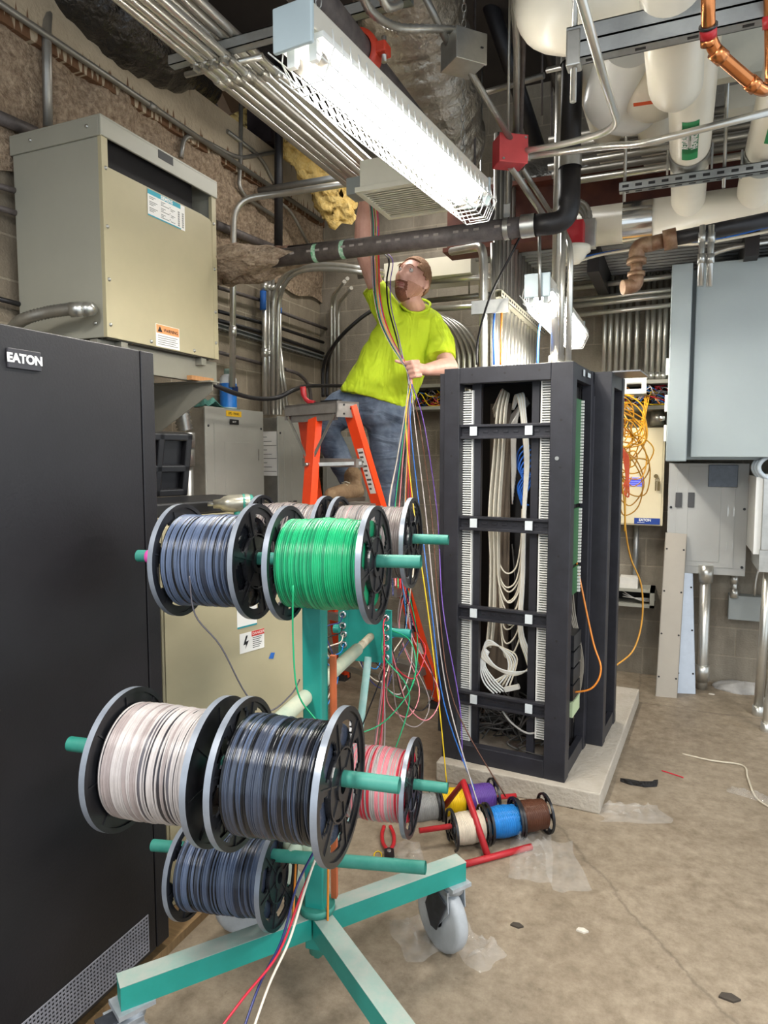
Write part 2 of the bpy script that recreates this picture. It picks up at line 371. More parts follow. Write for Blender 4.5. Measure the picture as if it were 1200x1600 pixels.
def chain(p,q,label):
    mb=MB(); p=V(p); q=V(q); L=(q-p).length; n=int(L/.03); d=(q-p).normalized(); a=d.cross(V((1,0,0))).normalized(); b=d.cross(a)
    for i in range(n):
        c=p+d*(i+.5)*L/n; e=a if i%2 else b
        mb.tube([c+d*math.cos(t)*.018+e*math.sin(t)*.009 for t in [k*math.pi/4 for k in range(8)]],.0022,4,closed=True)
    return tag(mb.build('chain',GALV),label,'chain','hanging chains of the strip light')
chain(Ml@V((0,.12,0)),Ml@V((0,.02,1.2)),'steel chain rising from the near end of the strip light')
chain(Ml@V((0,1.15,0)),Ml@V((0,1.15,1.2)),'steel chain rising from the far end of the strip light')
# ---------------------------------------------------------------- wire cart
MC = RZ(CF(-.188,1.85,0), math.degrees(YAW)-15)
def C(u,v,z): return MC @ V((u,v,z))
cart = thing('wire_cart','teal steel wire cart on casters holding the large wire reels','wire cart',MC)
mb=MB(); mb.cbox((0,0,.79),(.055,.055,1.14)); mb.build('mast',TEAL,cart,bevel=.004)
mb=MB(); mb.cyl((0,0,.2),(0,0,.29),.024,n=16); mb.cyl((0,0,.185),(0,0,.2),.012,n=6); mb.cyl((0,0,.325),(0,0,.345),.05,n=20); mb.build('hub',TEALD,cart)
def legm(a,L=.48):
    M=Mx.Rotation(a,4,'Z'); mb=MB(); mb.box((.03,-.027,.262),(L,.027,.322),M); mb.k=1; mb.box((.03,-.0275,.322),(L+.001,.0275,.3235),M); return mb
for i,a in enumerate((45,135,225,315)):
    a=math.radians(a); L=.5 if i!=2 else .53
    lg=legm(a,L).build('leg',[TEAL,DUSTY],cart)
    M=Mx.Rotation(a,4,'Z')@Mx.Translation((L-.03,0,0))@Mx.Rotation(math.radians((93,100,10,-40)[i]),4,'Z')
    ca=MB(); ca.cbox((0,0,.256),(.09,.075,.012),M); ca.cyl((0,0,.225),(0,0,.25),.032,M=M)
    fork=[(-.015,.235),(.045,.235),(.085,.17),(.09,.10),(.07,.085),(.045,.085),(-.02,.17)]
    for y in (-.036,.032):
        vs=[(x,y,z) for x,z in fork]+[(x,y+.004,z) for x,z in fork]; n=len(fork)
        ca.add(vs,[tuple(range(n)),tuple(reversed(range(n,2*n)))]+[(k,(k+1)%n,n+(k+1)%n,n+k) for k in range(n)],False,M)
    ca.box((-.015,-.036,.222),(.06,.036,.236),M)
    c=ca.build('caster',mat('caster_zinc','b4bac0',.45,.5,.2,14),cart)
    wmb=MB(); wmb.lathe([(-.024,.03),(-.024,.095),(-.02,.108),(-.01,.112),(.01,.112),(.02,.108),(.024,.095),(.024,.03)],M@Mx.Translation((.055,0,.112))@Mx.Rotation(math.pi/2,4,'Z'),28)
    wmb.cyl(M@V((.055,-.04,.112)),M@V((.055,.04,.112)),.018)
    wmb.build('wheel',mat('grey_tread','a9adb0',.55,0,.15,12),c)
    bk=MB(); bk.add([(-.02,.041,.2),(.055,.041,.23),(.09,.041,.15),(.06,.041,.09),(.03,.041,.09),(-.02,.044,.2),(.055,.044,.23),(.09,.044,.15),(.06,.044,.09),(.03,.044,.09)],
        [(0,1,2,3,4),(9,8,7,6,5)]+[(k,(k+1)%5,5+(k+1)%5,5+k) for k in range(5)],False,M)
    bk.box((.03,-.02,.236),(.085,.02,.242),M); bk.build('brake_cover',mat('black_stamped','34373d',.5,.2,.3,40),c)
RODR=.0165
def rod(u0,u1,v,z0,z1,m=TEALD):
    mb=MB(); mb.tube([(u0,v,z0),(u1,v,z1)],RODR,16,cap=False); mb.tube([(u0,v,z0),(u1,v,z1)],RODR*.85,16,cap=False)
    return mb.build('reel_rod',m,cart)
rod(-.475,.315,-.10,1.325,1.34); rod(-.42,.285,.47,1.325,1.325); rod(-.425,.347,-.45,.945,.945); rod(-.455,.33,-.10,.50,.56); rod(-.16,.318,.30,.574,.574); rod(-.175,.117,.66,.955,.955,TEAL)
MB().cyl((-.02,-.12,1.33),(-.02,.48,1.325),.019).build('arm',PIPEW,cart)
MB().cyl((-.02,-.46,.945),(-.02,.45,.945),.021).build('arm',PIPEW,cart)
MB().cyl((-.02,.45,.945),(-.02,.65,.948),.014).build('arm_extension',mat('rusty_pipe','8f8169',.7,.2,.3,30,c2='c5bda6'),cart)
mb=MB(); mb.cyl((-.035,-.1,.53),(-.035,.3,.574),.019); 
for v in (-.06,-.03): mb.lathe([(-.004,.02),(-.004,.04),(.004,.04),(.004,.02)],Mx.Translation((-.035,v,.535))@Mx.Rotation(math.pi/2,4,'Z'),20)
mb.build('arm',PIPEW,cart)
MB().tube([(-.03,.62,.87),(-.045,.45,.4),(-.045,.34,.33)],.014,12).build('brace',mat('pale_teal_tube','8fc4bd',.55,0,.15,14,c2='b9d2cd'),cart)
MB().box((.034,.02,.35),(.05,.035,1.05)).build('rear_strip',mat('copper_brown','b35a33',.55,0,.2,9),cart)
pl=MB(); pl.box((-.142,.615,.853),(.058,.622,1.048)); pl.box((-.142,.612,.853),(-.105,.6145,1.048)); pl.box((.022,.612,.853),(.058,.6145,1.048))
plate=pl.build('guide_plate',TEAL,cart,bevel=.002)
EYE=[(-.124,1.022),(-.124,.982),(-.121,.95),(-.121,.912),(.038,1.02),(.038,.985),(.038,.948),(.038,.912),(.038,.876)]
for x,z in EYE:
    g=MB(); g.lathe([(0,.0065),(-.006,.0075),(-.007,.011),(0,.0135)],Mx.Translation((x,.611,z))@Mx.Rotation(math.pi/2,4,'Z'),16); g.ball((x,.613,z),(.0068,.001,.0068),nu=12,nv=6)
    g.build('grommet',mat('chrome','c8cacc',.2,.9,.1,10),plate)
# ---------------------------------------------------------------- reels
def flange_mb(R, t, style, seed=0):
    """spoked plastic flange, faces +-x, thickness t"""
    mb=MB(); nr,nth=12,96; r0,r1=R*.17,R*.95; nh=(6,8,3,5,8)[style]
    def hole(i,j):
        if style==4: return False
        th=(i+.5)/nth*nh%1-.5; r=(j+.5)/nr
        if style==0: return (th/.36)**2+((r-.60)/.26)**2<1
        if style==1: return (abs(th)<.36 and .28<r<.46) or ((th/.34)**2+((r-.74)/.19)**2<1)
        if style==2: return abs(th)<.42 and .15<r<.9
        return (th/.40)**2+((r-.58)/.34)**2<1
    g=[[hole(i,j) for j in range(nr)] for i in range(nth)]
    idx={}
    def vtx(i,j,s):
        k=(i%nth,j,s)
        if k not in idx:
            th=2*math.pi*(i%nth)/nth; r=r0+(r1-r0)*j/nr; idx[k]=len(mb.v); mb.v.append(V((s*t/2,r*math.cos(th),r*math.sin(th))))
        return idx[k]
    def face(q,sm=False): mb.f.append(q); mb.s.append(sm); mb.m.append(0)
    for i in range(nth):
        for j in range(nr):
            if g[i][j]: continue
            face([vtx(i,j,1),vtx(i+1,j,1),vtx(i+1,j+1,1),vtx(i,j+1,1)]); face([vtx(i,j+1,-1),vtx(i+1,j+1,-1),vtx(i+1,j,-1),vtx(i,j,-1)])
            if g[(i+1)%nth][j]: face([vtx(i+1,j,1),vtx(i+1,j,-1),vtx(i+1,j+1,-1),vtx(i+1,j+1,1)])
            if g[i-1][j]: face([vtx(i,j+1,1),vtx(i,j+1,-1),vtx(i,j,-1),vtx(i,j,1)])
            if j+1<nr and g[i][j+1]: face([vtx(i,j+1,1),vtx(i+1,j+1,1),vtx(i+1,j+1,-1),vtx(i,j+1,-1)])
            if j>0 and g[i][j-1]: face([vtx(i+1,j,1),vtx(i,j,1),vtx(i,j,-1),vtx(i+1,j,-1)])
    h=t*1.5
    mb.lathe([(-h,r0*.7),(-h,r0*1.25),(h,r0*1.25),(h,r0*.7)],None,24,False,closed=True)
    mb.lathe([(-h*.8,R*.46),(h*.8,R*.46),(h*.8,R*.485),(-h*.8,R*.485)],None,48,False,closed=True)
    for k in range(nh if style!=4 else 8):
        th=2*math.pi*(k/(nh if style!=4 else 8)); M=Mx.Rotation(th,4,'X')
        mb.box((-h*.7,r0*1.2,-.002),(h*.7,R*.95,.002),M)
    mb.k=1; w=.007 if R>.1 else .005
    for pr in ([(-w,R*.93),(-w,R)],[(-w,R),(w,R)],[(w,R),(w,R*.93)],[(w,R*.93),(-w,R*.93)]):
        mb.k=1 if pr[0][1]==R==pr[1][1] else 0; mb.lathe(pr,None,72,True)
    return mb
def winding_mb(R0, W, wr, nm, seed, loose=.5, thin=0):
    rnd=random.Random(seed); n=max(8,int(W/(1.9*wr))); step=W/n; mb=MB(); prof=[(-W/2,R0*.55)]; own=[0]
    ph=[rnd.uniform(0,6.28) for _ in range(n)]; am=[rnd.uniform(.1,1)*loose for _ in range(n)]; dr=[rnd.choice((0,0,-.5,.5,.25,-1.3))*rnd.random() for _ in range(n)]
    c0=rnd.uniform(.3,.7)
    for i in range(n):
        u=(i+.5)/n; sag=(math.sin(u*9+seed)+math.sin(u*4.3))*.6
        x0=-W/2+i*step
        for a,h in ((.0,-1.6),(.2,.45),(.5,1),(.8,.45)):
            prof.append((x0+a*step, R0+(h+dr[i]+sag)*wr)); own.append(i)
    prof += [(W/2,R0-1.6*wr),(W/2,R0*.55)]; own += [n-1]*2
    def jit(i,th):
        k=own[i]; return (am[k]*wr*(math.sin(th+ph[k])+.5*math.sin(2*th+ph[k]*2))*(1 if 3<k<n-3 else .3), wr*.35*math.sin(th*2+ph[k]))
    mats=[rnd.choices(range(len(nm)),nm)[0] for _ in range(n)]
    if thin:  # narrow sunken strands; dark ones on white wire paint the shaded gaps
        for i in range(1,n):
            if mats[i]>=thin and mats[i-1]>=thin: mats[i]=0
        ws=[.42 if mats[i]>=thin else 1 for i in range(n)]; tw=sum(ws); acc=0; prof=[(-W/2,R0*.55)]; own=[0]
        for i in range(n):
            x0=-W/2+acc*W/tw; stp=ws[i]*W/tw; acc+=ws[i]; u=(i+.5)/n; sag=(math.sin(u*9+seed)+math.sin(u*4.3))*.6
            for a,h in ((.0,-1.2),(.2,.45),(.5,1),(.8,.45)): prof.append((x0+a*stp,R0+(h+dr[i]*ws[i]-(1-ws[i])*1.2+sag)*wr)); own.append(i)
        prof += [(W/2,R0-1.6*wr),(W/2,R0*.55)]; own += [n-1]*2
    st=len(mb.f); mb.lathe(prof,None,56,True,jit)
    m=len(prof)-1
    for q in range(len(mb.f)-st): mb.m[st+q]=mats[own[q%m]]
    return mb
def reel(M,R,W,R0,wr,wm,label,weights=(1,),style=0,style2=None,seed=1,group='large wire reels on the cart',rim=BLKE,loose=.5,core=BLK,cat='wire reel',name='wire_reel',thin=0):
    t=thing(name,label,cat,M,group); t['_r']=R
    for sx,st in ((-1,style),(1,style if style2 is None else style2)):
        fm=flange_mb(R,.005 if R>.1 else .004,st,seed)
        mm=Mx.Translation((sx*(W/2+.006),0,0))@Mx.Rotation(.4*seed,4,'X'); fm.v=[mm@p for p in fm.v]
        fm.build('flange',[core,rim],t)
    MB().lathe([(-W/2,R*.2),(-W/2,R*.42),(W/2,R*.42),(W/2,R*.2)],None,24,True).build('core',core,t)
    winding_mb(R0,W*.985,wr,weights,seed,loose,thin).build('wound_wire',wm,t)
    del t['_r']; return t
WIRES={}
def wmat(n,c,**k): WIRES[n]=mat('insulation_'+n,c,k.pop('rough',.26),0,k.pop('var',.1),k.pop('scale',30),**k); return WIRES[n]
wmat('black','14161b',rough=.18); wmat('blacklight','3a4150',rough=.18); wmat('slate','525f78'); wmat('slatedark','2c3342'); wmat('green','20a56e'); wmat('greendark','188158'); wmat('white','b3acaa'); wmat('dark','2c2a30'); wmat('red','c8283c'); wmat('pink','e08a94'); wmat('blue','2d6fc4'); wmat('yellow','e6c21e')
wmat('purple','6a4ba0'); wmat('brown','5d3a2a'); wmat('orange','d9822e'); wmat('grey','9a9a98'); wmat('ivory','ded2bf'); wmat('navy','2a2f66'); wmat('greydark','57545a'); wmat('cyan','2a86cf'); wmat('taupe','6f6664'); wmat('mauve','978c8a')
W_=WIRES
def cr(u0,u1,v,z,tilt=0): return MC@Mx.Translation(((u0+u1)/2,v,z))@Mx.Rotation(-tilt,4,'Y')
reel(cr(-.338,-.124,-.10,1.322,.02),.15,.206,.118,.0025,[W_['slate'],W_['slatedark'],W_['black']],'large reel of slate-black wire at the pink-taped end of the top cart rod',(4,2,4),0,thin=2,seed=2)
reel(cr(-.032,.197,-.10,1.326,.02),.147,.22,.111,.0027,[W_['green'],W_['greendark']],'large reel of bright green wire on the top cart rod',(5,2),0,seed=3,loose=.4)
reel(cr(-.374,-.138,.47,1.312),.15,.224,.12,.0027,[W_['taupe'],W_['dark'],W_['greydark']],'grey and black striped wire reel behind the slate-black reel on the rear top rod',(3,4,5),1,thin=1,seed=4,loose=.9)
reel(cr(-.088,.162,.47,1.312),.149,.238,.117,.0027,[W_['taupe'],W_['dark'],W_['greydark'],W_['pink']],'brownish grey wire reel partly hidden behind the bright green reel',(3,4,5,1),3,thin=1,seed=5,loose=.9)
reel(cr(-.272,-.0465,-.45,.93),.154,.215,.118,.0024,[W_['white'],W_['mauve'],W_['greydark'],W_['dark']],'large reel of loosely wound white wire beside the black cabinet',(6,2,2,4),4,4,thin=2,seed=6,loose=1.1)  # thin dark strands stand in for the shade between the white turns
reel(cr(.007,.222,-.45,.932),.155,.205,.118,.0025,[W_['black'],W_['blacklight'],W_['slate'],W_['greydark']],'large reel of glossy black wire nearest the camera on the middle cart rod',(6,5,2,1),1,0,thin=2,seed=7,loose=1.2)
reel(cr(-.338,-.076,-.10,.458,.07),.128,.252,.098,.0028,[W_['slate'],W_['slatedark'],W_['black']],'smaller reel of slate-blue wire on the lowest cart rod',(4,2,4),0,thin=2,seed=8,loose=.8)
reel(cr(-.02,.2035,.30,.564),.15,.214,.108,.0024,[W_['pink'],W_['white'],W_['red']],'reel of pink, red and white wires behind the glossy black reel',(5,4,2),0,0,seed=9,loose=.8)
# loose tails
wire([C(-.25,-.215,1.30),C(-.24,-.21,1.2),P(345,1010,1.72),P(385,1085,1.74),P(420,1111,1.76),P(455,1085,1.8),P(468,1062,1.86)],.0022,'slate-black wire tail drooping from the top slate reel',W_['greydark'])
wire([P(458,915,1.58),P(458,1000,1.6),P(465,1080,1.6),P(490,1120,1.6),P(515,1142,1.55),P(545,1150,1.62),P(600,1128,2.1),P(640,1080,2.3),P(650,1040,2.4),P(640,1000,2.44),P(612,985,2.455)],.0022,'green wire tail hanging from the green reel to the guide plate',W_['green'])
MB().tube([C(-.445,-.10,1.3238),C(-.420,-.10,1.3245)],.0185,14).build('pink_tape',mat('pink_tape','e05ab0',.5,0,.1,20),cart,world=True)
for pts,n,lab in (([P(505,1310,1.55),P(492,1345,1.5),P(470,1400,1.45),P(435,1490,1.4),P(380,1560,1.36),P(320,1640,1.3)],'red','red loose wire crossing in front of the cart hub'),
    ([P(500,1315,1.56),P(480,1350,1.52),P(462,1390,1.48),P(440,1470,1.42),P(405,1540,1.38),P(370,1640,1.3)],'navy','dark blue loose wire crossing in front of the cart hub'),
    ([P(510,1305,1.54),P(492,1345,1.48),P(475,1395,1.44),P(452,1470,1.4),P(420,1540,1.36),P(385,1640,1.28)],'ivory','ivory loose wire crossing in front of the cart hub')):
    wire(pts,.003,lab,W_[n])
for (x0,x1),n in (((463,457),'orange'),((513,512),'orange')):
    wire([P(x0,1330,1.84),P((x0+x1)/2,1390,1.82),P(x1,1452,1.8)],.0035,'orange-brown wire hanging %s the cart mast above the hub'%('left of' if x0<480 else 'right of'),W_['brown' if 0 else 'orange'])
# ---------------------------------------------------------------- black cabinet (front faces +x)
def LX(X): return lambda px,py: PX(px,py,X)
XB=-1.46; y1=PX(243,700,XB).y; ys=PX(221,700,XB).y; y0=-.15; zt=PX(221,546,XB).z
M=Mx.Translation((XB,y1,0)); t=thing('power_cabinet','tall black power cabinet with a vented lower panel','cabinet',M)
def bx(a,b): return (a[0]-XB,a[1]-y1,a[2]),(b[0]-XB,b[1]-y1,b[2])
CABM=mat('black_powdercoat','141316',.45,.05,.25,2.5,bump=.06,bscale=160,c2='1e1c20')
MB().box(*bx((XB-.8,y0,.05),(XB-.03,y1,zt))).build('body',CABM,t,bevel=.004)
MB().box(*bx((XB-.02,ys+.004,.06),(XB+.004,y1-.002,zt-.004))).build('side_trim',CABM,t,bevel=.003)
zv=.62
MB().box(*bx((XB-.03,y0,.06),(XB+.003,ys,zt-.004))).build('front_panel',CABM,t,bevel=.003)
def ventmat():
    m=mat('perforated_steel','1b1b20',.4,.4,0); N=m.node_tree.nodes; L=m.node_tree.links; b=N['Principled BSDF']
    g=N.new('ShaderNodeNewGeometry'); sp=N.new('ShaderNodeSeparateXYZ'); L.new(g.outputs['Position'],sp.inputs[0]); cb=N.new('ShaderNodeCombineXYZ'); L.new(sp.outputs['Y'],cb.inputs[0]); L.new(sp.outputs['Z'],cb.inputs[1])
    br=N.new('ShaderNodeTexBrick'); br.inputs['Scale'].default_value=1; br.inputs['Brick Width'].default_value=.0105; br.inputs['Row Height'].default_value=.0105; br.inputs['Mortar Size'].default_value=.0019
    for k,c in (('Color1','030304'),('Color2','030304'),('Mortar','85858e')): br.inputs[k].default_value=(*lin(c),1)
    L.new(cb.outputs[0],br.inputs['Vector']); L.new(br.outputs[0],b.inputs['Base Color']); return m
v0=PX(231,1426,XB); v1=PX(231,1530,XB)
MB().box(*bx((XB-.002,y0,.075),(XB+.004,v0.y,v0.z))).build('vent_panel',mat('vent_black','060607',.6,0,0),t)
mb=MB(); vy0=v0.y-.9; k=0
while .075+k*.0115<v0.z: z=.075+k*.0115; mb.box(*bx((XB+.004,vy0,z),(XB+.0062,v0.y-.004,z+.0042))); k+=1
for k in range(int(.9/.0115)): y=v0.y-.004-k*.0115; mb.box(*bx((XB+.0042,y-.0042,.075),(XB+.006,y,v0.z-.002)))
o=mb.build('vent_mesh',mat('mesh_steel','8d8d95',.5,0,.15,30),t); o['kind']='stuff'
a=PX(8,545,XB); b=PX(61,579,XB); zb=(PX(8,545,XB).z+PX(8,572,XB).z)/2
yc=(a.y+b.y)/2; hb=.046
bd=MB().box(*bx((XB+.003,a.y,zb-hb/2),(XB+.009,b.y,zb+hb/2))).build('badge',mat('badge_grey','3b3a3f',.4,.2,.05,9),t,bevel=.001)
text('EATON',.029,mat('badge_letter','f1f0ee',.35,0,0),bd,FR((XB+.009,yc,zb),(0,1,0),(0,0,1)),.001,bold=.0012)
# wooden / concrete pad pieces at the foot
tag(MB().box((-1.9,1.30,0),(-1.46,2.0,.03)).build('plywood_offcut',mat('old_plywood','8a6f4c',.8,0,.25,5,stretch=(1,14,1))),'thin brown plywood offcut on the floor beside the black cabinet','board')
# ---------------------------------------------------------------- beige lower cabinet, turned a little into the room
dv=RT*.616+FW*.788; o=CF(-.728,2.30,0)-dv*.03
M=FR(o,dv,UP)   # local x along front, y up, z out of the front (towards camera side)
t=thing('battery_cabinet','low beige cabinet with danger label under the slate-black reel','cabinet',M)
Lc=.78
MB().box((0,.03,-.55),(Lc,1.38,0)).build('body',BEIGE,t,bevel=.006)
MB().box((.01,.06,0),(Lc-.01,1.36,.004)).build('front_cover',BEIGE,t,bevel=.002)
def onB(px,py):
    r=ray(px,py); n=M.to_3x3()@V((0,0,1)); s=(M.translation-CAM).dot(n)/r.dot(n); return M.inverted()@(CAM+r*s)
p0=onB(373,991); p1=onB(373,1022); q0=onB(411,980)
lab=MB().box((p0.x,p1.y,.0045),(q0.x,p0.y,.0055)).build('danger_label',WLAB,t)
wd=q0.x-p0.x; hh=p0.y-p1.y
MB().box((p0.x+wd*.48,p0.y-hh*.27,.0056),(q0.x,p0.y,.006)).build('label_header',mat('label_red','d2342c',.5,0,0),lab)
text('DANGER',hh*.2,WLAB,lab,M@FR((p0.x+wd*.76,p0.y-hh*.14,.006),(1,0,0),(0,1,0)),.0003)
bolt=[(.25,.85),(.32,.85),(.24,.55),(.36,.58),(.22,.2),(.25,.42),(.14,.40)]
MB().prism([(p0.x+wd*x,p1.y+hh*y) for x,y in bolt],.0006,Mx.Translation((0,0,.0055))).build('bolt_symbol',INK,lab)
mb=MB()
for i in range(6): mb.box((p0.x+wd*.52,p0.y-hh*(.36+.1*i),.0056),(p0.x+wd*(.9-.05*(i%3)),p0.y-hh*(.33+.1*i),.006))
mb.build('printed_lines',INK,lab)
p0=onB(369,960); p1=onB(369,983); q0=onB(400,973)
lb=MB().box((p0.x,p1.y,.0045),(q0.x,p0.y+.06,.0055)).build('rating_label',WLAB,t)
MB().box((p0.x,p1.y,.0056),(q0.x,p1.y+.006,.006)).build('label_stripe',mat('siemens_teal','0f8f9a',.5,0,0),lb)
p=onB(423,1025); MB().add([(p.x-.016,p.y-.006,.005),(p.x-.004,p.y+.016,.007),(p.x+.014,p.y+.012,.009),(p.x+.008,p.y-.012,.006)],[(0,3,2,1)]).build('blue_tape',mat('blue_tape','2b6bc0',.6,0,.1,40),t)
# ---------------------------------------------------------------- transformer high on the wall
XT=-2.27; q=LX(XT); Y0=q(164,400).y; Y1=q(339,420).y; zT=q(162,181).z; zB=q(168,526).z; XK=-2.79
M=Mx.Translation((XK,Y0,zB)); t=thing('transformer','large beige wall-mounted transformer with a vent slot under its lid','transformer',M)
def tb(a,b): return (a[0]-XK,a[1]-Y0,a[2]-zB),(b[0]-XK,b[1]-Y0,b[2]-zB)
TSIDE=mat('transformer_side','a4a294',.45,.05,.05,2); TF=BEIGE
H=zT-zB; lid=.085
mb=MB(); mb.box(*tb((XK,Y0,zB),(XT-.02,Y0+.012,zT-lid))); mb.box(*tb((XK,Y1-.012,zB),(XT-.02,Y1,zT-lid))); mb.box(*tb((XK,Y0+.01,zB),(XK+.01,Y1-.01,zT-lid)))
mb.build('body',TSIDE,t,bevel=.003)
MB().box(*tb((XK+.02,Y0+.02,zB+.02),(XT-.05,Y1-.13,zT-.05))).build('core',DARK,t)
mb=MB(); mb.box(*tb((XK-.01,Y0-.008,zT-lid),(XT+.006,Y1+.008,zT-lid+.07))); mb.box(*tb((XK-.01,Y0-.008,zT-lid+.07),(XT+.006,Y1+.008,zT))); 
mb=MB(); mb.box(*tb((XK-.01,Y0-.008,zT-.012),(XT+.006,Y1+.008,zT)));  mb.box(*tb((XT-.006,Y0-.008,zT-lid),(XT+.006,Y1+.008,zT-.01))); mb.box(*tb((XK-.01,Y0-.008,zT-lid),(XT-.006,Y0+.004,zT-.01))); mb.box(*tb((XK-.01,Y1-.004,zT-lid),(XT-.006,Y1+.008,zT-.01)))
mb.build('lid',TSIDE,t,bevel=.003)
zv=zT-lid-.115
fc=[(Y0+.012,zB),(Y1-.012,zB),(Y1-.012,zv-.035),(Y1-.05,zv-.006),(Y1-.12,zv),(Y0+.012,zv)]
MB().prism([(y-Y0,z-zB) for y,z in fc],.012,FR((XT-.014-XK,0,0),(0,1,0),(0,0,1))).build('front_cover',TF,t,bevel=.002)
MB().box(*tb((XT-.02,Y0-.001,zB),(XT-.0005,Y0+.034,zT-lid))).build('corner_post',TF,t); MB().box(*tb((XT-.02,Y1-.034,zB),(XT-.0005,Y1+.001,zT-lid))).build('corner_post',TF,t)
for i,(y,z) in enumerate([(Y0+.02,zv-.01-.0),(Y0+.02,zv-.25),(Y0+.02,zv-.47),(Y0+.02,zv-.66),(Y1-.02,zv-.02),(Y1-.02,zv-.25),(Y1-.02,zv-.47),(Y1-.02,zv-.63),(Y0+.27,zB+.02),(Y0+.58,zB+.02)]):
    MB().lathe([(-.002,.009),(0,.009),(.005,.006),(.006,.0)],Mx.Translation((XT-XK,y-Y0,z-zB)),10).build('screw',GALV,t)
for (x,z) in ((XK+.12,zT-.04),(XK+.45,zT-.04),(XK+.46,zB+.06)):
    MB().lathe([(0,.009),(.005,.006),(.006,0)],Mx.Translation((x-XK,-.008,z-zB))@Mx.Rotation(-math.pi/2,4,'Z'),10).build('screw',GALV,t)
mb=MB()
for i in range(14):
    x=XK+.05+i*.034; mb.box(*tb((x,Y0+.02,zB-.004),(x+.012,Y1-.02,zB+.006)))
mb.build('bottom_grille',mat('grille_grey','5c5a50',.5,.2,.1,9),t)
def card(name,X,px0,py0,px1,py1,m,par,th=.001,off=.0):
    a=PX(px0,py0,X); b=PX(px0,py1,X); c=PX(px1,(py0+py1)/2,X)
    fr=FR((X+off,a.y,b.z),(0,1,0),(0,0,1)); wd=c.y-a.y; h=a.z-b.z
    o=MB().box((0,0,0),(wd,h,th),fr).build(name,m,par,world=True); return o,fr,wd,h
def sub(o,fr,wd,h,name,x0,y0,x1,y1,m,z=.0012):
    return MB().box((wd*x0,h*y0,z-.0004),(wd*x1,h*y1,z),fr).build(name,m,o,world=True)
STEAL=mat('label_teal','12a0b4',.5,0,0)
o,fr,wd,h=card('rating_label',XT-.001,230,294,288,335,WLAB,t)
sub(o,fr,wd,h,'label_band',0,.82,.88,1,STEAL); sub(o,fr,wd,h,'label_stripe',0,0,.88,.05,STEAL)
text('SIEMENS',h*.19,WLAB,o,fr@FR((wd*.5,h*.905,.0013),(1,0,0),(0,1,0)),.0002,bold=.0008)
mb=MB()
for k in range(11):
    y=.12+.06*k
    for x0,x1 in ((.04,.30),(.34,.56),(.60,.72)):
        if (k*7+int(x0*10))%4: mb.box((wd*x0,h*y,.0008),(wd*(x1-.05*((k*3)%4)),h*(y+.022),.0013),fr)
for k in range(20): 
    for x in (.80,.915): mb.box((wd*x,h*(.1+.03*k),.0008),(wd*(x+.05),h*(.1+.03*k+(.012 if k%3 else .022)),.0013),fr)
mb.build('printed_lines',mat('print_grey','55534f',.6,0,0),o,world=True)
o,fr,wd,h=card('warning_label',XT-.001,243,505,280,540,WLAB,t)
sub(o,fr,wd,h,'label_band',.02,.6,.98,.98,mat('label_orange','f0a36a',.5,0,0))
text('WARNING',h*.2,INK,o,fr@FR((wd*.63,h*.76,.0013),(1,0,0),(0,1,0)),.0002,bold=.0005)
MB().prism([(wd*.07,h*.66),(wd*.27,h*.66),(wd*.17,h*.92)],.0003,fr@Mx.Translation((0,0,.0011))).build('warning_triangle',INK,o,).matrix_basis=WM(t).inverted()
mb=MB()
for k in range(5): mb.box((wd*.08,h*(.1+.095*k),.0008),(wd*(.92-.08*(k%2)),h*(.125+.095*k),.0013),fr)
mb.build('printed_lines',mat('print_grey','55534f'),o,world=True)
o,fr,wd,h=card('nameplate',XT+.006,247,233,270,246,INK,t)
text('XFR-B',h*.5,WLAB,o,fr@FR((wd*.5,h*.5,.0012),(1,0,0),(0,1,0)),.0002) if 0 else None
# flexible metal conduit into the transformer side
def corrugated(pts,r,label,m=GALV,k=14,name='flexible_conduit',cat='conduit',n=14,par=None,pitch=1):
    sp=spline(pts,k); rs=[r*(1.12 if (i//pitch)%2 else .86) for i in range(len(sp))]
    mb=MB(); mb.tube(sp,rs,n); o=mb.build(name,m,par)
    return tag(o,label,cat) if par is None else o
pc=[PY(60,530,Y0+.02) ,P(40,497,2.95),P(75,487,2.93),P(118,483,2.93)]
fx=[PX(15,520,-2.75),P(35,500,3.0),P(75,488,2.97),P(112,483,2.94),P(128,483,2.945)]
corrugated(fx,.024,'ribbed metal flexible conduit entering the side of the transformer',k=16)
mb=MB(); mb.cyl(P(110,484,2.94),P(130,483,2.945),.031); mb.ball(P(136,483,2.955),(.034,.034,.031)); mb.cyl(P(134,483,2.95),P(142,483,3.0),.03)
tag(mb.build('conduit_connector',GALV),'cast metal connector where flexible conduit meets the transformer','fitting')
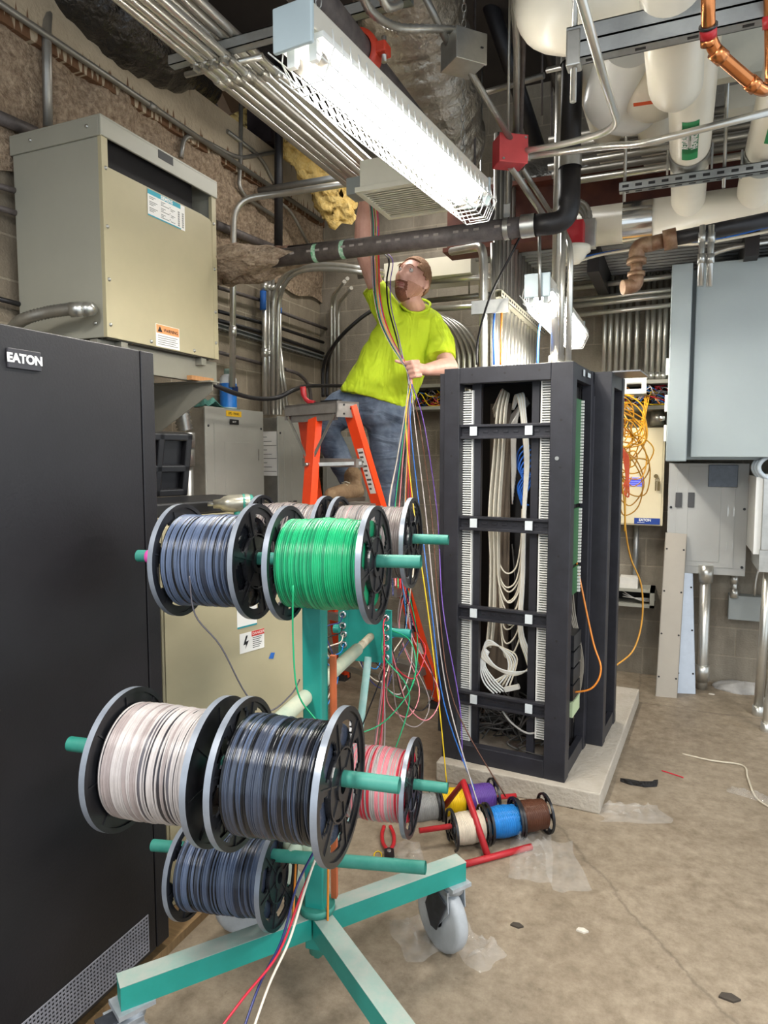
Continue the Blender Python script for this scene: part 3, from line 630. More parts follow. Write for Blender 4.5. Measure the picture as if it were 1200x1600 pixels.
# wall bracket shelf under it
BR=mat('bracket_grey','8f8c80',.5,.2,.06,5)
M=Mx.Translation((XL,Y0,zB-.1)); t=thing('wall_bracket','grey triangular steel wall bracket carrying the transformer','bracket',M)
def brk(y):
    mb=MB(); pol=[(0,-.42),(0,-.03),(.6,-.03),(.6,-.07),(.56,-.1)]; mb.prism(pol,.006,Mx.Translation((0,y,0))@Mx.Rotation(math.pi/2,4,'X')); mb.box((0,y-.05,-.03),(.62,y+.03,-.022)); return mb
brk(.70).build('bracket_arm',BR,t); brk(.12).build('bracket_arm',BR,t)
mb=MB(); mb.box((.05,.0,-.022),(.09,.84,.06)); mb.box((.48,.0,-.022),(.52,.84,.095)); mb.box((.02,.1,.06),(.56,.14,.095)); mb.box((.02,.66,.06),(.56,.70,.095)); mb.build('support_rails',BR,t)
p=PX(316,594,-2.32); tag(MB().box((p.x-.06,p.y-.11,p.z-.008),(p.x+.02,p.y+.07,p.z+.014)).build('wood_block',mat('pine','b98555',.7,0,.15,9,stretch=(1,8,1))),'small pine block wedged under the transformer bracket','wood block')
# ---------------------------------------------------------------- grey electrical panels on the left wall
PAN=GREY1
def panel(X,pxs,pxe,pyt,zb,label,hd=True,depth=.14,dark=False,name='electrical_panel'):
    ya=PX(pxs,pyt,X).y; yb=PX(pxe,pyt,X).y; zt=PX(pxs,pyt,X).z
    M=Mx.Translation((XL,ya,zb)); t=thing(name,label,'electrical panel',M,'grey electrical panels'); D=X-XL; Wd=yb-ya; H=zt-zb
    MB().box((.002,.012,.01),(D-.012,Wd-.012,H-.01)).build('box',GALV,t,bevel=.002)
    MB().box((D-.012,0,0),(D,Wd,H)).build('trim_cover',PAN,t,bevel=.003)
    m1=.13*Wd
    MB().box((D,m1,.06),(D+.004,Wd-.1*Wd,H-.10)).build('outer_door',PAN,t,bevel=.0015)
    MB().box((D+.004,m1+.16*Wd,.12),(D+.007,Wd-.26*Wd,H-.22)).build('inner_door',PAN,t,bevel=.0015)
    for y,z in ((.03,H-.12),(Wd-.03,H-.12),(.03,.3),(Wd-.03,.3),(.03,H-.65),(Wd-.03,H-.65)): MB().lathe([(0,.009),(.004,.007),(.005,0)],Mx.Translation((D,y,z)),10).build('screw',BLK,t)
    hz=H-.72
    for y in (m1+.035,m1+.19*Wd): MB().box((D+.006,y,hz-.1),(D+.012,y+.045,hz+.1)).build('door_handle',mat('handle_grey','4a4a4b',.4,0,.1,9),t,bevel=.002)
    for z in (H-.3,.4): MB().box((D+.003,Wd-.12*Wd,z-.04),(D+.006,Wd-.105*Wd,z+.04)).build('hinge',GALV,t)
    return t,D,Wd,H,ya,zt
t,D,Wd,H,ya,zt=panel(-2.70,320,411,634,.85,'grey electrical panel with yellow strip label below the transformer bracket')
o,fr,wd,h=card('strip_label',-2.699,353,641,377,650,mat('label_yellow','e9b92a',.5,0,0),t); text('UPS - PANEL',h*.62,INK,o,fr@FR((wd/2,h/2,.0012),(1,0,0),(0,1,0)),.0002,bold=.0004)
o,fr,wd,h=card('name_tag',-2.699+.005,359,655,373,663,INK,t); text('BATT',h*.5,WLAB,o,fr@FR((wd/2,h/2,.0012),(1,0,0),(0,1,0)),.0002)
t,D,Wd,H,ya,zt=panel(-2.66,434,497,650,.85,'dark-sided grey electrical panel with paper notice between ladder and yellow-labelled panel')
y2=ya
fr=FR((XL+.02,y2-.002+.012,1.45),(1,0,0),(0,0,1)); o=MB().box((0,0,0),(.16,.32,.0015),fr).build('paper_notice',WLAB,t,world=True)
mb=MB()
for k in range(9): mb.box((.01,.03+.031*k,.0013),(.15-.04*(k%3),.034+.031*k,.0019),fr)
mb.build('printed_lines',mat('print_grey','55534f'),o,world=True)
# panel on the back wall seen through the ladder
a=PY(503,690,YB-.15); b=PY(572,690,YB-.15)
M=Mx.Translation((a.x,YB,.7)); t=thing('electrical_panel','grey electrical panel on the back wall seen through the ladder','electrical panel',M,'grey electrical panels')
Wd=b.x-a.x; MB().box((0,-.14,0),(Wd,0,1.05)).build('box',PAN,t,bevel=.003); MB().box((.04,-.15,.05),(Wd-.04,-.14,1.0)).build('door',PAN,t,bevel=.002)
MB().box((.1,-.152,.35),(.3,-.15,.62)).build('paper_notice',WLAB,t); MB().box((.24,-.158,.72),(.3,-.15,.86)).build('label_patch',mat('label_amber','d89a3c',.5,0,0),t)
# bottle, rag
pb=PX(357,632,-2.77); M=Mx.Translation((pb.x,pb.y,zt if 0 else 1.933)); 
zt1=PX(320,634,-2.70).z; M=Mx.Translation((-2.765,PX(357,632,-2.765).y,zt1)); t=thing('lubricant_bottle','blue and white plastic lubricant bottle on top of the yellow-labelled panel','bottle',M)
pro=lambda z0,z1,r:[(z0,r*.2),(z0,r),(z1,r)]
up=Mx.Rotation(-math.pi/2,4,'Y')
MB().lathe([(0,0),(0,.05),(.006,.055),(.2,.055),(.222,.04),(.23,.024),(.232,0)],up,24).build('bottle_body',mat('bottle_white','d7dbe0',.35,0,.05,9),t)
MB().lathe([(.012,.0556),(.168,.0556)],up,24).build('wrap_label',mat('bottle_blue','1667c0',.35,0,.15,9,c2='2d86dc'),t)
MB().lathe([(.228,0),(.228,.026),(.262,.026),(.265,.02),(.265,0)],up,18).build('bottle_cap',mat('grey_green_cap','8aa39a',.5,0,.05,9),t)
MB().box((.0555,-.03,.09),(.057,.03,.15)).build('label_patch',mat('label_dark_blue','10264f',.5,0,0),t)
def rag(u,v):
    x=-.01+.13*(u-.5); y=.34*(v-.5); n=noise.noise(V((u*3,v*5,2))); z=.012+.05*max(0,math.sin(v*4+u))*abs(n)+.06*math.exp(-((v-.25)/.12)**2)*(.6+n); return V((x,y,max(.002,z)))
rg=MB().grid(rag,14,24); rgo=rg.build('shop_rag',mat('teal_rag','4a7f74',.9,0,.3,9,bump=.4,bscale=70)); rgo.location=(-2.765,PX(338,640,-2.765).y,zt1); tag(rgo,'crumpled teal rag lying on the yellow-labelled panel','rag')
sm=rgo.modifiers.new('s','SOLIDIFY'); sm.thickness=.004
# large fitting conduit left of the panel
ye=PX(300,650,-2.74).y-.03
corrugated([PX(283,628,-2.72),PX(284,645,-2.72),PX(289,672,-2.72)],.045,'fat ribbed flexible conduit dropping from the wall bracket to the panel',k=10)
mb=MB(); a=PX(290,676,-2.72); mb.cyl(a,a+V((0,0,-.09)),.055); mb.cyl(a+V((0,0,-.09)),a+V((0,0,-.2)),.05); mb.cyl(a+V((0,0,-.2)),V((a.x,a.y,0)),.04); mb.cbox(a+V((.03,-.06,-.03)),(.03,.05,.03))
tag(mb.build('conduit_fitting',GALV),'stout galvanized conduit coupling beside the yellow-labelled panel','fitting')
# tool case on the beige cabinet, impact wrench
zc=1.383; pcs=onB(290,812)
Mt=FR(M_b if 0 else o_ if 0 else (CF(-.728,2.30,0)-dv*.03)+UP*1.38,dv,UP)
M=Mt@Mx.Translation((.02,0,-.5)); t=thing('tool_case','open black tool case on the beige cabinet','tool case',M)
CASE=mat('case_black','17171a',.4,0,.2,20)
mb=MB(); mb.box((.0,0,.05),(.56,.05,.38)); mb.build('case_base',CASE,t,bevel=.008)
mb=MB(); Ml2=Mx.Translation((0,.05,.06))@Mx.Rotation(.18,4,'X'); mb.box((0,0,-.06),(.42,.26,-.03),Ml2); 
for x in (0,.13,.26,.39): mb.box((x,0,-.03),(x+.03,.26,.0),Ml2)
for y in (0,.1,.23): mb.box((0,y,-.03),(.42,y+.03,.0),Ml2)
mb.build('case_lid',CASE,t,bevel=.006)
c=Mt@V((.52,.085,-.18)); pw=P(357,787,2.55); 
M=FR(pw,RT*.95+FW*.3,UP); t=thing('impact_wrench','green and silver impact wrench lying on the black tool case','impact wrench',M)
MB().lathe([(-.055,0),(-.055,.016),(-.03,.018),(-.02,.026),(.0,.032),(.07,.036),(.085,.03),(.088,0)],None,20).build('motor_housing',mat('tool_silver','a9a596',.3,.6,.25,20),t)
MB().lathe([(-.075,0),(-.075,.008),(-.055,.008)],None,12).build('drive_anvil',GALV,t)
MB().lathe([(.05,.0365),(.088,.032),(.093,.02),(.094,0)],None,18).build('rear_cap',mat('tool_teal','2c7f70',.4,0,.15,9),t)
mb=MB(); mb.tube([(.035,-.02,0),(.045,-.1,0)],[.018,.02],10); mb.build('grip',mat('tool_teal','2c7f70'),t)
# black hose
wire([PX(330,597,-2.4),P(345,606,3.9),P(390,621,4.2),P(430,622,4.4),P(462,608,4.5),P(485,603,4.9),P(540,603,5.4)],.014,'black rubber hose slung from the wall bracket past the ladder top',BLKP,name='rubber_hose',cat='hose',n=8)
# ---------------------------------------------------------------- concrete pad and racks
pa=PZ(690,1192,.095); pbk=PZ(938,1241,.095); pf=PZ(984,1117,.095)
e1=(pbk-pa); e1.z=0; M=FR(V((pa.x,pa.y,0)),e1,UP)  # x along front, y up, -z back
def padp():
    mb=MB(); L=e1.length; ex=(pf-pbk); ex.z=0; dl=1.55
    I=M.inverted(); R=I@V((pbk.x,pbk.y,0)); Q=R+ (I.to_3x3()@ex.normalized())*dl
    top=[(-.03,.0),(R.x,R.z),(Q.x,Q.z),(-.03,-dl)]
    vs=[(x,0,z) for x,z in top]+[(x,.095,z) for x,z in top]
    mb.add(vs,[(0,1,2,3),(7,6,5,4),(0,4,5,1),(1,5,6,2),(2,6,7,3),(3,7,4,0)],False,M); return mb
PADM=mat('pad_concrete','a99f90',.8,0,.12,7,bump=.3,bscale=50,c2='b9b1a4')
po=padp().build('concrete_pad',PADM,bevel=.006); tag(po,'low concrete housekeeping pad under the two black racks','concrete pad')
A=PZ(690,1182,.095); Bq=PZ(882,1224,.095); ax=Bq-A; ax.z=0; WR=ax.length; M1=FR(V((A.x,A.y,.095)),ax,V((0,0,1)).cross(ax))  # x right, y back, z up
HR=1.915; DR=.47
STK=mat('sticker','d5dcdf',.45,0,.05,30); DUCT=mat('finger_duct','e2e2dd',.5,0,.04,20)
def rack_frame(t,W,D,H,detail=True):
    mb=MB(); mb.box((0,0,0),(.078,.075,H)); mb.build('upright_post',RACK,t,bevel=.003)
    mb=MB(); mb.box((W-.1,0,0),(W,.075,H)); mb.build('upright_post',RACK,t,bevel=.003)
    for x in (0,W-.05): MB().box((x,D-.06,0),(x+.05,D,H)).build('upright_post',RACK,t,bevel=.003)
    MB().box((.078,0,H-.075),(W-.1,.05,H)).build('top_beam',RACK,t,bevel=.003)
    MB().box((.078,0,0),(W-.1,.05,.085)).build('bottom_beam',RACK,t,bevel=.003)
    for x in (.005,W-.035):
        MB().box((x,.075,H-.07),(x+.03,D-.06,H)).build('side_rail',RACK,t,bevel=.002); MB().box((x,.075,0),(x+.03,D-.06,.07)).build('side_rail',RACK,t,bevel=.002)
    MB().box((.0,D-.04,H-.06),(W,D,H)).build('rear_beam',RACK,t); MB().box((0,D-.04,0),(W,D,.06)).build('rear_beam',RACK,t)
    mb=MB(); mb.box((.03,.05,H-.012),(W-.03,D-.03,H-.004)); mb.build('top_panel',RACK,t)
t=thing('equipment_rack','open black equipment rack with white cable ducts, standing on the concrete pad','rack',M1)
rack_frame(t,WR,DR,HR); R1=t
M1i=M1.inverted()
def on1(px,py,y=.02):
    r=ray(px,py); n=M1.to_3x3()@V((0,1,0)); s=((M1@V((0,y,0)))-CAM).dot(n)/r.dot(n); return M1i@(CAM+r*s)
# inner uprights and perforated finger ducts
for pa_,pb_,y in ((736,750,.07),(828,840,.07)):
    a=on1(pa_,800,y).x; b=on1(pb_,800,y).x; MB().box((a,y,.06),(b,y+.03,HR-.06)).build('inner_upright',RACK,t,bevel=.002)
def duct(xa,xb,y,z0,z1,M=None):
    mb=MB(); mb.box((xa,y+.03,z0),(xb,y+.033,z1)); n=int((z1-z0)/.0115)
    for i in range(n):
        z=z0+i*(z1-z0)/n; mb.box((xa,y,z),(xb,y+.03,z+.0052))
    mb.box((xa-.003,y-.002,z0),(xa+.004,y+.03,z1)); mb.box((xb-.004,y-.002,z0),(xb+.003,y+.03,z1)); return mb
zz=lambda px,py,y=.1:on1(px,py,y).z
duct(on1(719,800,.055).x,on1(737,800,.055).x,.055,zz(725,1150),zz(725,612)).build('cable_duct',DUCT,t)
duct(on1(843,800,.055).x,on1(862,800,.055).x,.055,zz(850,1150),zz(850,590)).build('cable_duct',DUCT,t)
for py in (674,819,961,1097):
    z=on1(785,py,.05).z; x0,x1=.07,WR-.09
    mb=MB(); mb.box((x0,.04,z-.027),(x1,.048,z+.027)); mb.box((x0,.02,z+.022),(x1,.05,z+.034)); mb.box((x0,.02,z-.034),(x1,.05,z-.022)); 
    for k in range(9):
        xx=x0+.03+(x1-x0-.06)*k/8; mb.box((xx-.012,.036,z-.005),(xx+.012,.041,z+.005))
    cb_=mb.build('cross_bar',RACK,t,bevel=.001)
    for px in (742,828):
        x=on1(px,py,.035).x; MB().cbox((x,.016,z+.002),(.034,.008,.042)).build('label_sticker',STK,cb_)
for x,z in [(.04,.3),(.04,.62),(.04,1.02),(.04,1.5),(.04,1.8),(WR-.05,.3),(WR-.05,.66),(WR-.05,1.05),(WR-.05,1.45),(WR-.05,1.66),(.14,HR-.035),(.3,HR-.035),(.46,HR-.03)]:
    MB().cyl((x,-.001,z),(x,.002,z),.0055,n=10).build('bolt_hole',INK,t)
MB().cyl((WR-.065,-.004,1.49),(WR-.065,.001,1.49),.009,n=12).build('rivet',GALV,t)
MB().box((-.03,.02,.12),(-.004,.05,HR-.02)).build('side_channel',RACK,t,bevel=.002)
mb=MB(); mb.box((WR,.2,HR-.045),(WR+.002,.23,HR-.015)); mb.box((WR,.30,HR-.04),(WR+.002,.36,HR-.02)); mb.build('rail_label',STK,t)
# dark back sheet and brown side sheet inside
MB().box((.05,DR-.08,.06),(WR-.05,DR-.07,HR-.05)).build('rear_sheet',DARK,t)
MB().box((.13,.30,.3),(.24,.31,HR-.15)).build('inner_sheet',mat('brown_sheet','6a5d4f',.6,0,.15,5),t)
# green terminal board on the open right side
GB=mat('green_board','1f5a30',.5,0,.15,25)
for k,(z0,z1) in enumerate(((1.28,1.76),(1.0,1.26),(.86,.985))):
    gb=MB(); gb.box((WR-.012,.085,z0),(WR-.004,.22,z1)); b=gb.build('terminal_board',GB,t)
    tb_=MB(); n=int((z1-z0)/.014)
    for i in range(n): tb_.box((WR-.004,.19,z0+i*(z1-z0)/n),(WR+.008,.205,z0+(i+.7)*(z1-z0)/n))
    tb_.build('terminal_strip',DUCT,b)
for k in range(5): MB().box((WR-.03,.09,.28+.08*k),(WR+.01,.24,.35+.08*k)).build('terminal_block',BLK if k else mat('pale_green','b6c7a0',.5,0,.1,20),t)
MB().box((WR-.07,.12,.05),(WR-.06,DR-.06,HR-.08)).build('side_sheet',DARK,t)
# ---- cables inside the rack
IV=mat('ivory_cable','ddd5c2',.45,0,.05,20); GC=mat('grey_cable','b9b6b0',.45,0,.05,20); DKC=mat('charcoal_cable','2c2a2a',.5,0,.2,20,c2='4a4744'); BLC=mat('blue_cable','2c6fd0',.4,0,.1,20)
def r1(px,py,y): return M1@on1(px,py,y)
rnd=random.Random(3)
for i in range(11):
    o=i*1.6; y=.15+.012*(i%4)
    pts=[r1(770+o*.35,640+3*(i%5),y+.1),r1(785+o*.6,608+i*.7,y+.06),r1(783+o*.9-6,640,y),r1(772+o,700,y),r1(764+o*1.1,800,y),r1(766+o*.9,880,y),r1(764+o,960,y),r1(760+o,1010+rnd.uniform(-8,8),y)]
    if i>6: pts[-2:]=[r1(772+o*.7,905+(i-7)*12,y),r1(795,925+(i-7)*17,y),r1(811,905+(i-7)*17,y+.02),r1(816,860+(i-7)*10,y+.03)]
    wire(pts,.0042,'ivory data cable in the arched bundle, %s from the loop bottoms inward'%ORD[i],IV,name='data_cable',cat='cable',k=7,n=6,group='ivory cable bundle inside the open rack')
for i in range(7):
    z0=885+i*21; 
    wire([r1(776+i,z0-70,.2),r1(778+i,z0-15,.19),r1(790,z0+10+i,.18),r1(806,z0+2,.19),r1(814+i*.5,z0-40,.2),r1(816,z0-90,.21)],.004,'ivory cable loop sagging inside the rack, %s loop from the top'%ORD[i],IV,name='cable_loop',cat='cable',k=7,n=6,group='sagging cable loops inside the open rack')
for i in range(6):
    o=i*2.2
    wire([r1(800+o*.2,640,.26),r1(806+o,617-i*.6,.2),r1(814+o*.7,650,.17),r1(820+o*.6,720,.16),r1(817+o*.4,800,.16),r1(814+o*.5,900,.16),r1(810+o*.6,985,.16),r1(822+o,1030,.14),r1(824+o*.4,1046,.13),r1(800,1055-i,.12),r1(768+i,1040,.12),r1(752+i,1024-i*2,.12),r1(765,1008-i*1.5,.13),r1(790,1014+i*1.5,.13),r1(808-i*3,1030+i*4,.13),r1(795-i*5,1075-i*2,.11)],.0042,'white ribbon cable dropping into the coil at the rack base, strand %s'%ORD[i],WHT if i%2 else IV,name='ribbon_cable',cat='cable',k=6,n=6,group='white coil of ribbon cable in the rack')
for i in range(5):
    o=i*5
    wire([r1(756+i*2,1010+i*2,.13),r1(750+o*.4,1040,.12),r1(756+o,1066,.11),r1(772+o,1084-i,.10)],.0042,'white ribbon cable tail with flat connector below the coil, tail %s'%ORD[i],WHT,name='ribbon_cable',cat='cable',k=6,n=6,group='white coil of ribbon cable in the rack')
mb=MB(); p=r1(800,1075,.1); mb.cbox((0,0,0),(.075,.02,.022),Mx.Translation(p)@Mx.Rotation(-.35,4,'Y')); tag(mb.build('ribbon_connector',mat('connector_white','dcd9d0',.5,0,.05,9)),'white multi-pin connector lying across the coil end','connector')
for i in range(9):
    o=i*2.2
    wire([r1(790-i,660+3*i,.32),r1(822+o*.3,622+i,.25),r1(812-o*.8,640+i*3,.2),r1(806-o*.4,680,.22),r1(806-o*.3,740+i*6,.24)],.004,'grey cable arching beside the inner upright, %s of the fan'%ORD[i],GC,name='grey_cable',cat='cable',k=6,n=6,group='grey cable fan at the rack top')
for i in range(5):
    wire([r1(858,604+i*3,.14),r1(848-i*3,600+i,.12),r1(846-i*2,615+i*2,.11),r1(848-i*2,640+i*3,.115)],.004,'grey cable entering the duct beside the rack post, strand %s'%ORD[i],GC,name='grey_cable',cat='cable',k=6,n=6,group='grey cables into the rack duct')
for i in range(6):
    x=812+i*2; wire([r1(x+14,690+i*6,.3),r1(x-2,705+i*7,.27),r1(x-4,730+i*4,.26),r1(x+12,735+i*2,.28),r1(x-3,760+i*4,.27),r1(x+4,790,.28)],.0045,'blue patch cable looping in the rack, strand %s'%ORD[i],BLC,name='blue_patch_cable',cat='cable',k=6,n=6,group='blue patch cables in the rack')
for i in range(3):
    wire([r1(800+2*i,850+i*9,.32),r1(806+i,930+i*5,.25),r1(800+i*3,1000,.24),r1(812-i*4,1100,.22)],.004,'dark cable hanging behind the ivory loops, strand %s'%ORD[i],DKC,name='dark_cable',cat='cable',group='dark cables behind ivory loops')
hp=MB(); rnd=random.Random(11)
for i in range(70):
    c=V((rnd.uniform(.14,.5),rnd.uniform(.1,.42),rnd.uniform(.08,.2))); pts=[c+V((rnd.uniform(-.1,.1),rnd.uniform(-.07,.07),rnd.uniform(-.05,.1))) for _ in range(5)]
    hp.tube(spline([V((min(max(p.x,.1),.52),p.y,max(p.z,.075))) for p in pts],4),rnd.uniform(.003,.0055),5,M=M1)
tag(hp.build('cable_tangle',DKC),'tangled heap of black cables filling the rack base','cables',kind='stuff')
wire([r1(777,1085,.07),r1(785,1110,.06),r1(800,1130,.06),r1(822,1145,.06),r1(838,1145,.07)],.005,'grey cable lying over the black heap in the rack base',GC,name='grey_cable',cat='cable')
wire([P(892,830,3.45),P(905,900,3.3),P(926,1000,3.2),P(939,1045,3.15),P(925,1075,3.15),P(893,1082,3.2)],.0045,'orange cable bowed out of the rack side',W_['orange'],name='orange_cable',cat='cable',k=8,n=6)
for i in range(4): wire([P(886+i*2,880,3.3),P(888+i*3,950,3.35),P(898+i*2,990,3.3),P(905+i*2,1040,3.3),P(900+i,1095,3.3)],.0045,'grey cable beside the terminal boards, strand %s'%ORD[i],mat('dim_grey_cable','7d776c',.5,0,.1,20),name='grey_cable',cat='cable',group='grey cables beside the terminal boards')
mb=MB(); rnd=random.Random(2)
# ---- second rack behind
B2=PZ(941,1167,.095); M2=Mx.Translation(B2)@M1.to_3x3().to_4x4()@Mx.Translation((-WR,0,0))
t=thing('equipment_rack','second black rack behind, with yellow patch cables hanging at its side','rack',M2)
H2=P(955,580,B2.dot(FW)).z-.095
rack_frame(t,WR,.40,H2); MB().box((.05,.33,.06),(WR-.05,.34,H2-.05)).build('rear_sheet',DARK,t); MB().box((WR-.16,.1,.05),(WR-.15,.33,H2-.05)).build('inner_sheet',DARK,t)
MB().box((WR-.005,.01,H2-.005),(WR+.13,.3,H2+.002)).build('top_flange',mat('grey_flange','77777a',.4,.4,.1,9),t)
for z in (1.05,1.33,.68,.36): MB().box((WR-.13,-.008,z),(WR-.095,0,z+.05)).build('label_sticker',STK,t)
MB().box((WR-.088,-.003,.3),(WR-.08,0,H2-.12)).build('slot_strip',mat('slot_grey','6d6d75',.3,.5,.1,9),t)
# ---------------------------------------------------------------- right-hand back wall equipment
def Y_(Y): return lambda px,py: PY(px,py,Y)
q=Y_(4.5); a=q(1050,416); b=q(1046,721); xr=2.3
M=Mx.Translation((a.x,4.5,b.z)); H=a.z-b.z; Wd=xr-a.x
t=thing('wall_enclosure','big blank pale grey enclosure with a raised edge flange','electrical enclosure',M)
fx=q(1078,560).x-a.x
MB().box((.015,.1,.01),(Wd,.79,H-.01)).build('box',GREY2,t,bevel=.004)
MB().box((0,0,0),(fx,.1,H+.01)).build('edge_flange',GREY2,t,bevel=.006)
MB().box((fx+.022,.035,.025),(Wd,.1,H+.01)).build('cover',GREY2,t,bevel=.005)
for z in (.12,.3,.52): MB().box((-.016,.05,z),(.0,.09,z+.1)).build('hinge',WHT,t,bevel=.003)
MB().cyl((-.012,.045,.26),(-.04,.045,.26),.014).build('latch_knob',GALV,t)
q=Y_(5.1); a=q(1046,716); b=q(1164,898); zb=q(1100,897).z
M=Mx.Translation((a.x,5.1,zb)); Wd=b.x-a.x; H=1.545-zb
t=thing('electrical_panel','pale grey panel with a plastic document pouch below the big enclosure','electrical panel',M,'grey electrical panels')
MB().box((.015,.012,.01),(Wd-.015,.19,H)).build('box',GALV,t); MB().box((0,0,0),(Wd,.012,H)).build('trim_cover',mat('panel_pale','b4b5b2',.42,0,.04,3),t,bevel=.003)
MB().box((.055,-.004,.05),(Wd-.075,0,H-.0)).build('outer_door',MATS['panel_pale'],t,bevel=.0015); MB().box((.125,-.007,.085),(Wd-.16,-.004,H-.02)).build('inner_door',MATS['panel_pale'],t,bevel=.0015)
for px in (1060.5,1080): 
    x=q(px,778).x-a.x; z=q(px,781).z-zb; MB().box((x-.02,-.014,z-.05),(x+.02,-.006,z+.05)).build('door_handle',MATS['handle_grey'],t,bevel=.002)
for x,z in ((.02,H-.3),(Wd-.02,H-.3),(Wd-.02,.06),(.02,.06)): MB().cyl((x,-.006,z),(x,0,z),.009,n=10).build('screw',BLK,t)
x0=q(1107,740).x-a.x; x1=q(1153,740).x-a.x; z0=q(1130,761).z-zb; z1=H-.01
MB().box((x0,-.016,z0),(x1,-.008,z1)).build('document_pouch',mat('pouch','343941',.18,0,.3,6,c2='5f6875'),t,bevel=.003)
for x in (Wd-.12,Wd-.085): 
    for z in (H-.32,.2): MB().box((x,-.007,z-.03),(x+.008,-.003,z+.03)).build('hinge',GALV,t)
conduit([q(1103,893),V((q(1103,893).x,5.1,.12)),V((q(1103,893).x,5.12,-.0))],.036,'thick conduit from the floor up to the pouch panel',fit=((0,.02),(1,.0)))
jx=q(1164,930)
mb=MB(); u=Y_(5.2); a=u(1139,930); b=u(1190,972); mb.box((a.x,5.2,b.z),(b.x,5.3,a.z)); o=mb.build('junction_box',mat('box_grey','9aa09f',.45,0,.04,5),bevel=.003); tag(o,'small square grey junction box low on the back wall','junction box')
conduit([u(1147,902),u(1147,931)],.02,'short conduit linking the pouch panel to the small square junction box',fit=((0,.1),(0,.85)))
conduit([u(1179,931),u(1180,905),u(1189,880)],.008,'thin conduit leaving the top of the square junction box',rad=.05)
v=Y_(4.72); f=PZ(1184,1117,0); g=PZ(1197,1142,0)
conduit([V((f.x,f.y,0)),V((f.x+.02,f.y,.92))],.026,'upright conduit from the floor to the galvanized box at the frame edge',fit=((0,.02),))
conduit([V((g.x,g.y,0)),V((g.x+.01,g.y,.25)),V((g.x+.06,g.y+.1,.5)),V((g.x+.06,g.y+.1,.95))],.024,'offset-bent conduit nearest the camera beside the galvanized box',rad=.12,fit=((0,.05),))
f2=PZ(1196,1112,0); conduit([V((f2.x+.02,f2.y+.1,0)),V((f2.x+.04,f2.y+.1,.92))],.026,'upright conduit behind the offset-bent conduit',fit=((0,.02),))
z0=P(1190,888,f.dot(FW)).z; xx=PY(1180,800,4.62).x
M=Mx.Translation((xx,4.6,.91)); t=thing('galvanized_box','mottled galvanized box with off-white door edge under the grey enclosure','electrical box',M)
MB().box((.03,0,0),(.6,.5,.13)).build('base_skirt',GALV,t); MB().box((.035,0,.13),(.6,.5,.58)).build('box',GALV,t,bevel=.003); MB().box((0,.03,.1),(.035,.5,.56)).build('side_cover',WHT,t)
for i in range(3):
    c=PY(1196,738,4.6)+V((.05+.012*i,-.03*i,.03)); wire([c+V((.11*math.cos(k*.6),0.01*k,.075*math.sin(k*.6))) for k in range(12)],.013,'pale blue-grey flexible conduit loop beside the pouch panel, loop %s'%ORD[i],mat('pale_flex','b7c2ca',.45,0,.06,8),name='flexible_conduit',cat='conduit',n=8,group='coiled flexible conduit under the enclosure')
# leaning covers
def leaning(c0,c1,top,m,label,holes,tint=.004):
    p=PZ(*c0,0); q_=PZ(*c1,0); x=(q_-p); wd=x.length; tp=PY(top[0],top[1],5.0); 
    rp=P(top[0],top[1],p.dot(FW)+.19); y=rp-p; L=y.length
    x=x-y*(x.dot(y)/y.dot(y)); M=FR(p,x,y); t=thing('leaning_cover',label,'metal cover',M,'loose metal covers leaning on the panel')
    MB().box((0,0,-.003),(wd,L,.0)).build('sheet',m,t); MB().box((0,0,-.02),(.004,L,0)).build('flange',m,t); MB().box((wd-.004,0,-.02),(wd,L,0)).build('flange',m,t)
    for yy in (.12,.38,.64,.90):
        for xx in (.014,wd-.014): MB().cyl((xx,yy*L,-.001),(xx,yy*L,.002),.0065,n=8).build('screw_hole',INK,t)
leaning((1057,1083),(1087,1085),(1052,826),mat('galv_sheet_blue','c4ccd6',.4,.35,.08,9),'bluish galvanized cover leaning behind the taupe cover',1)
leaning((1024,1088),(1058,1091),(1040,832),mat('taupe_sheet','aaa295',.5,.1,.05,4),'taupe metal cover leaning in front of the bluish one',1)
# cream box
q=Y_(5.12); a=q(974,664); b=q(1035,822); c=q(1030,822)
M=Mx.Translation((a.x-.12,5.12,b.z)); Wd=b.x-a.x+.12; H=q(1030,668).z-b.z
t=thing('cream_control_box','cream wall box with lit blue display and keys in its lock','control box',M)
MB().box((0,0,0),(Wd,.18,H)).build('box',CREAM,t,bevel=.004); MB().box((.01,-.006,.01),(Wd-.012,0,H-.01)).build('door',CREAM,t,bevel=.002)
def onq(px,py): p=PY(px,py,5.11); return p.x-M.translation.x,p.z-b.z
x0,z1=onq(981,746); x1,z0=onq(1005,760)
ds=MB().box((x0,-.010,z0),(x1,-.006,z1)).build('display',mat('lcd_blue','6a72f0',.3,0,0,emit=.7),t)
mb=MB()
for k in range(4): mb.box((x0+.01,-.0108,z0+.012+.013*k),(x1-.01-.02*(k%2),-.01,z0+.017+.013*k))
mb.build('display_text',mat('lcd_dark','3a3fb0',.4,0,0),ds)
x0,z1=onq(991,809); x1,z0=onq(1031,820)
lb=MB().box((x0,-.008,z0),(x1,-.006,z1)).build('brand_label',mat('eaton_blue','1d3f8f',.4,0,0),t)
text('EATON',(z1-z0)*.55,WLAB,lb,M@FR((x0+.07,-.0085,z0+(z1-z0)*.66),(1,0,0),(0,0,1)),.0002,bold=.0008)
mb=MB(); mb.box((x0+.02,-.0085,z0+.010),(x1-.1,-.008,z0+.013)); mb.build('printed_lines',WLAB,lb)
x,z=onq(1025,744); mb=MB(); mb.cyl((x,-.02,z),(x,-.006,z),.014); mb.tube([(x+.01+.014*math.cos(k),-.022,z-.025+.014*math.sin(k)) for k in range(6)],.002,5,closed=True)
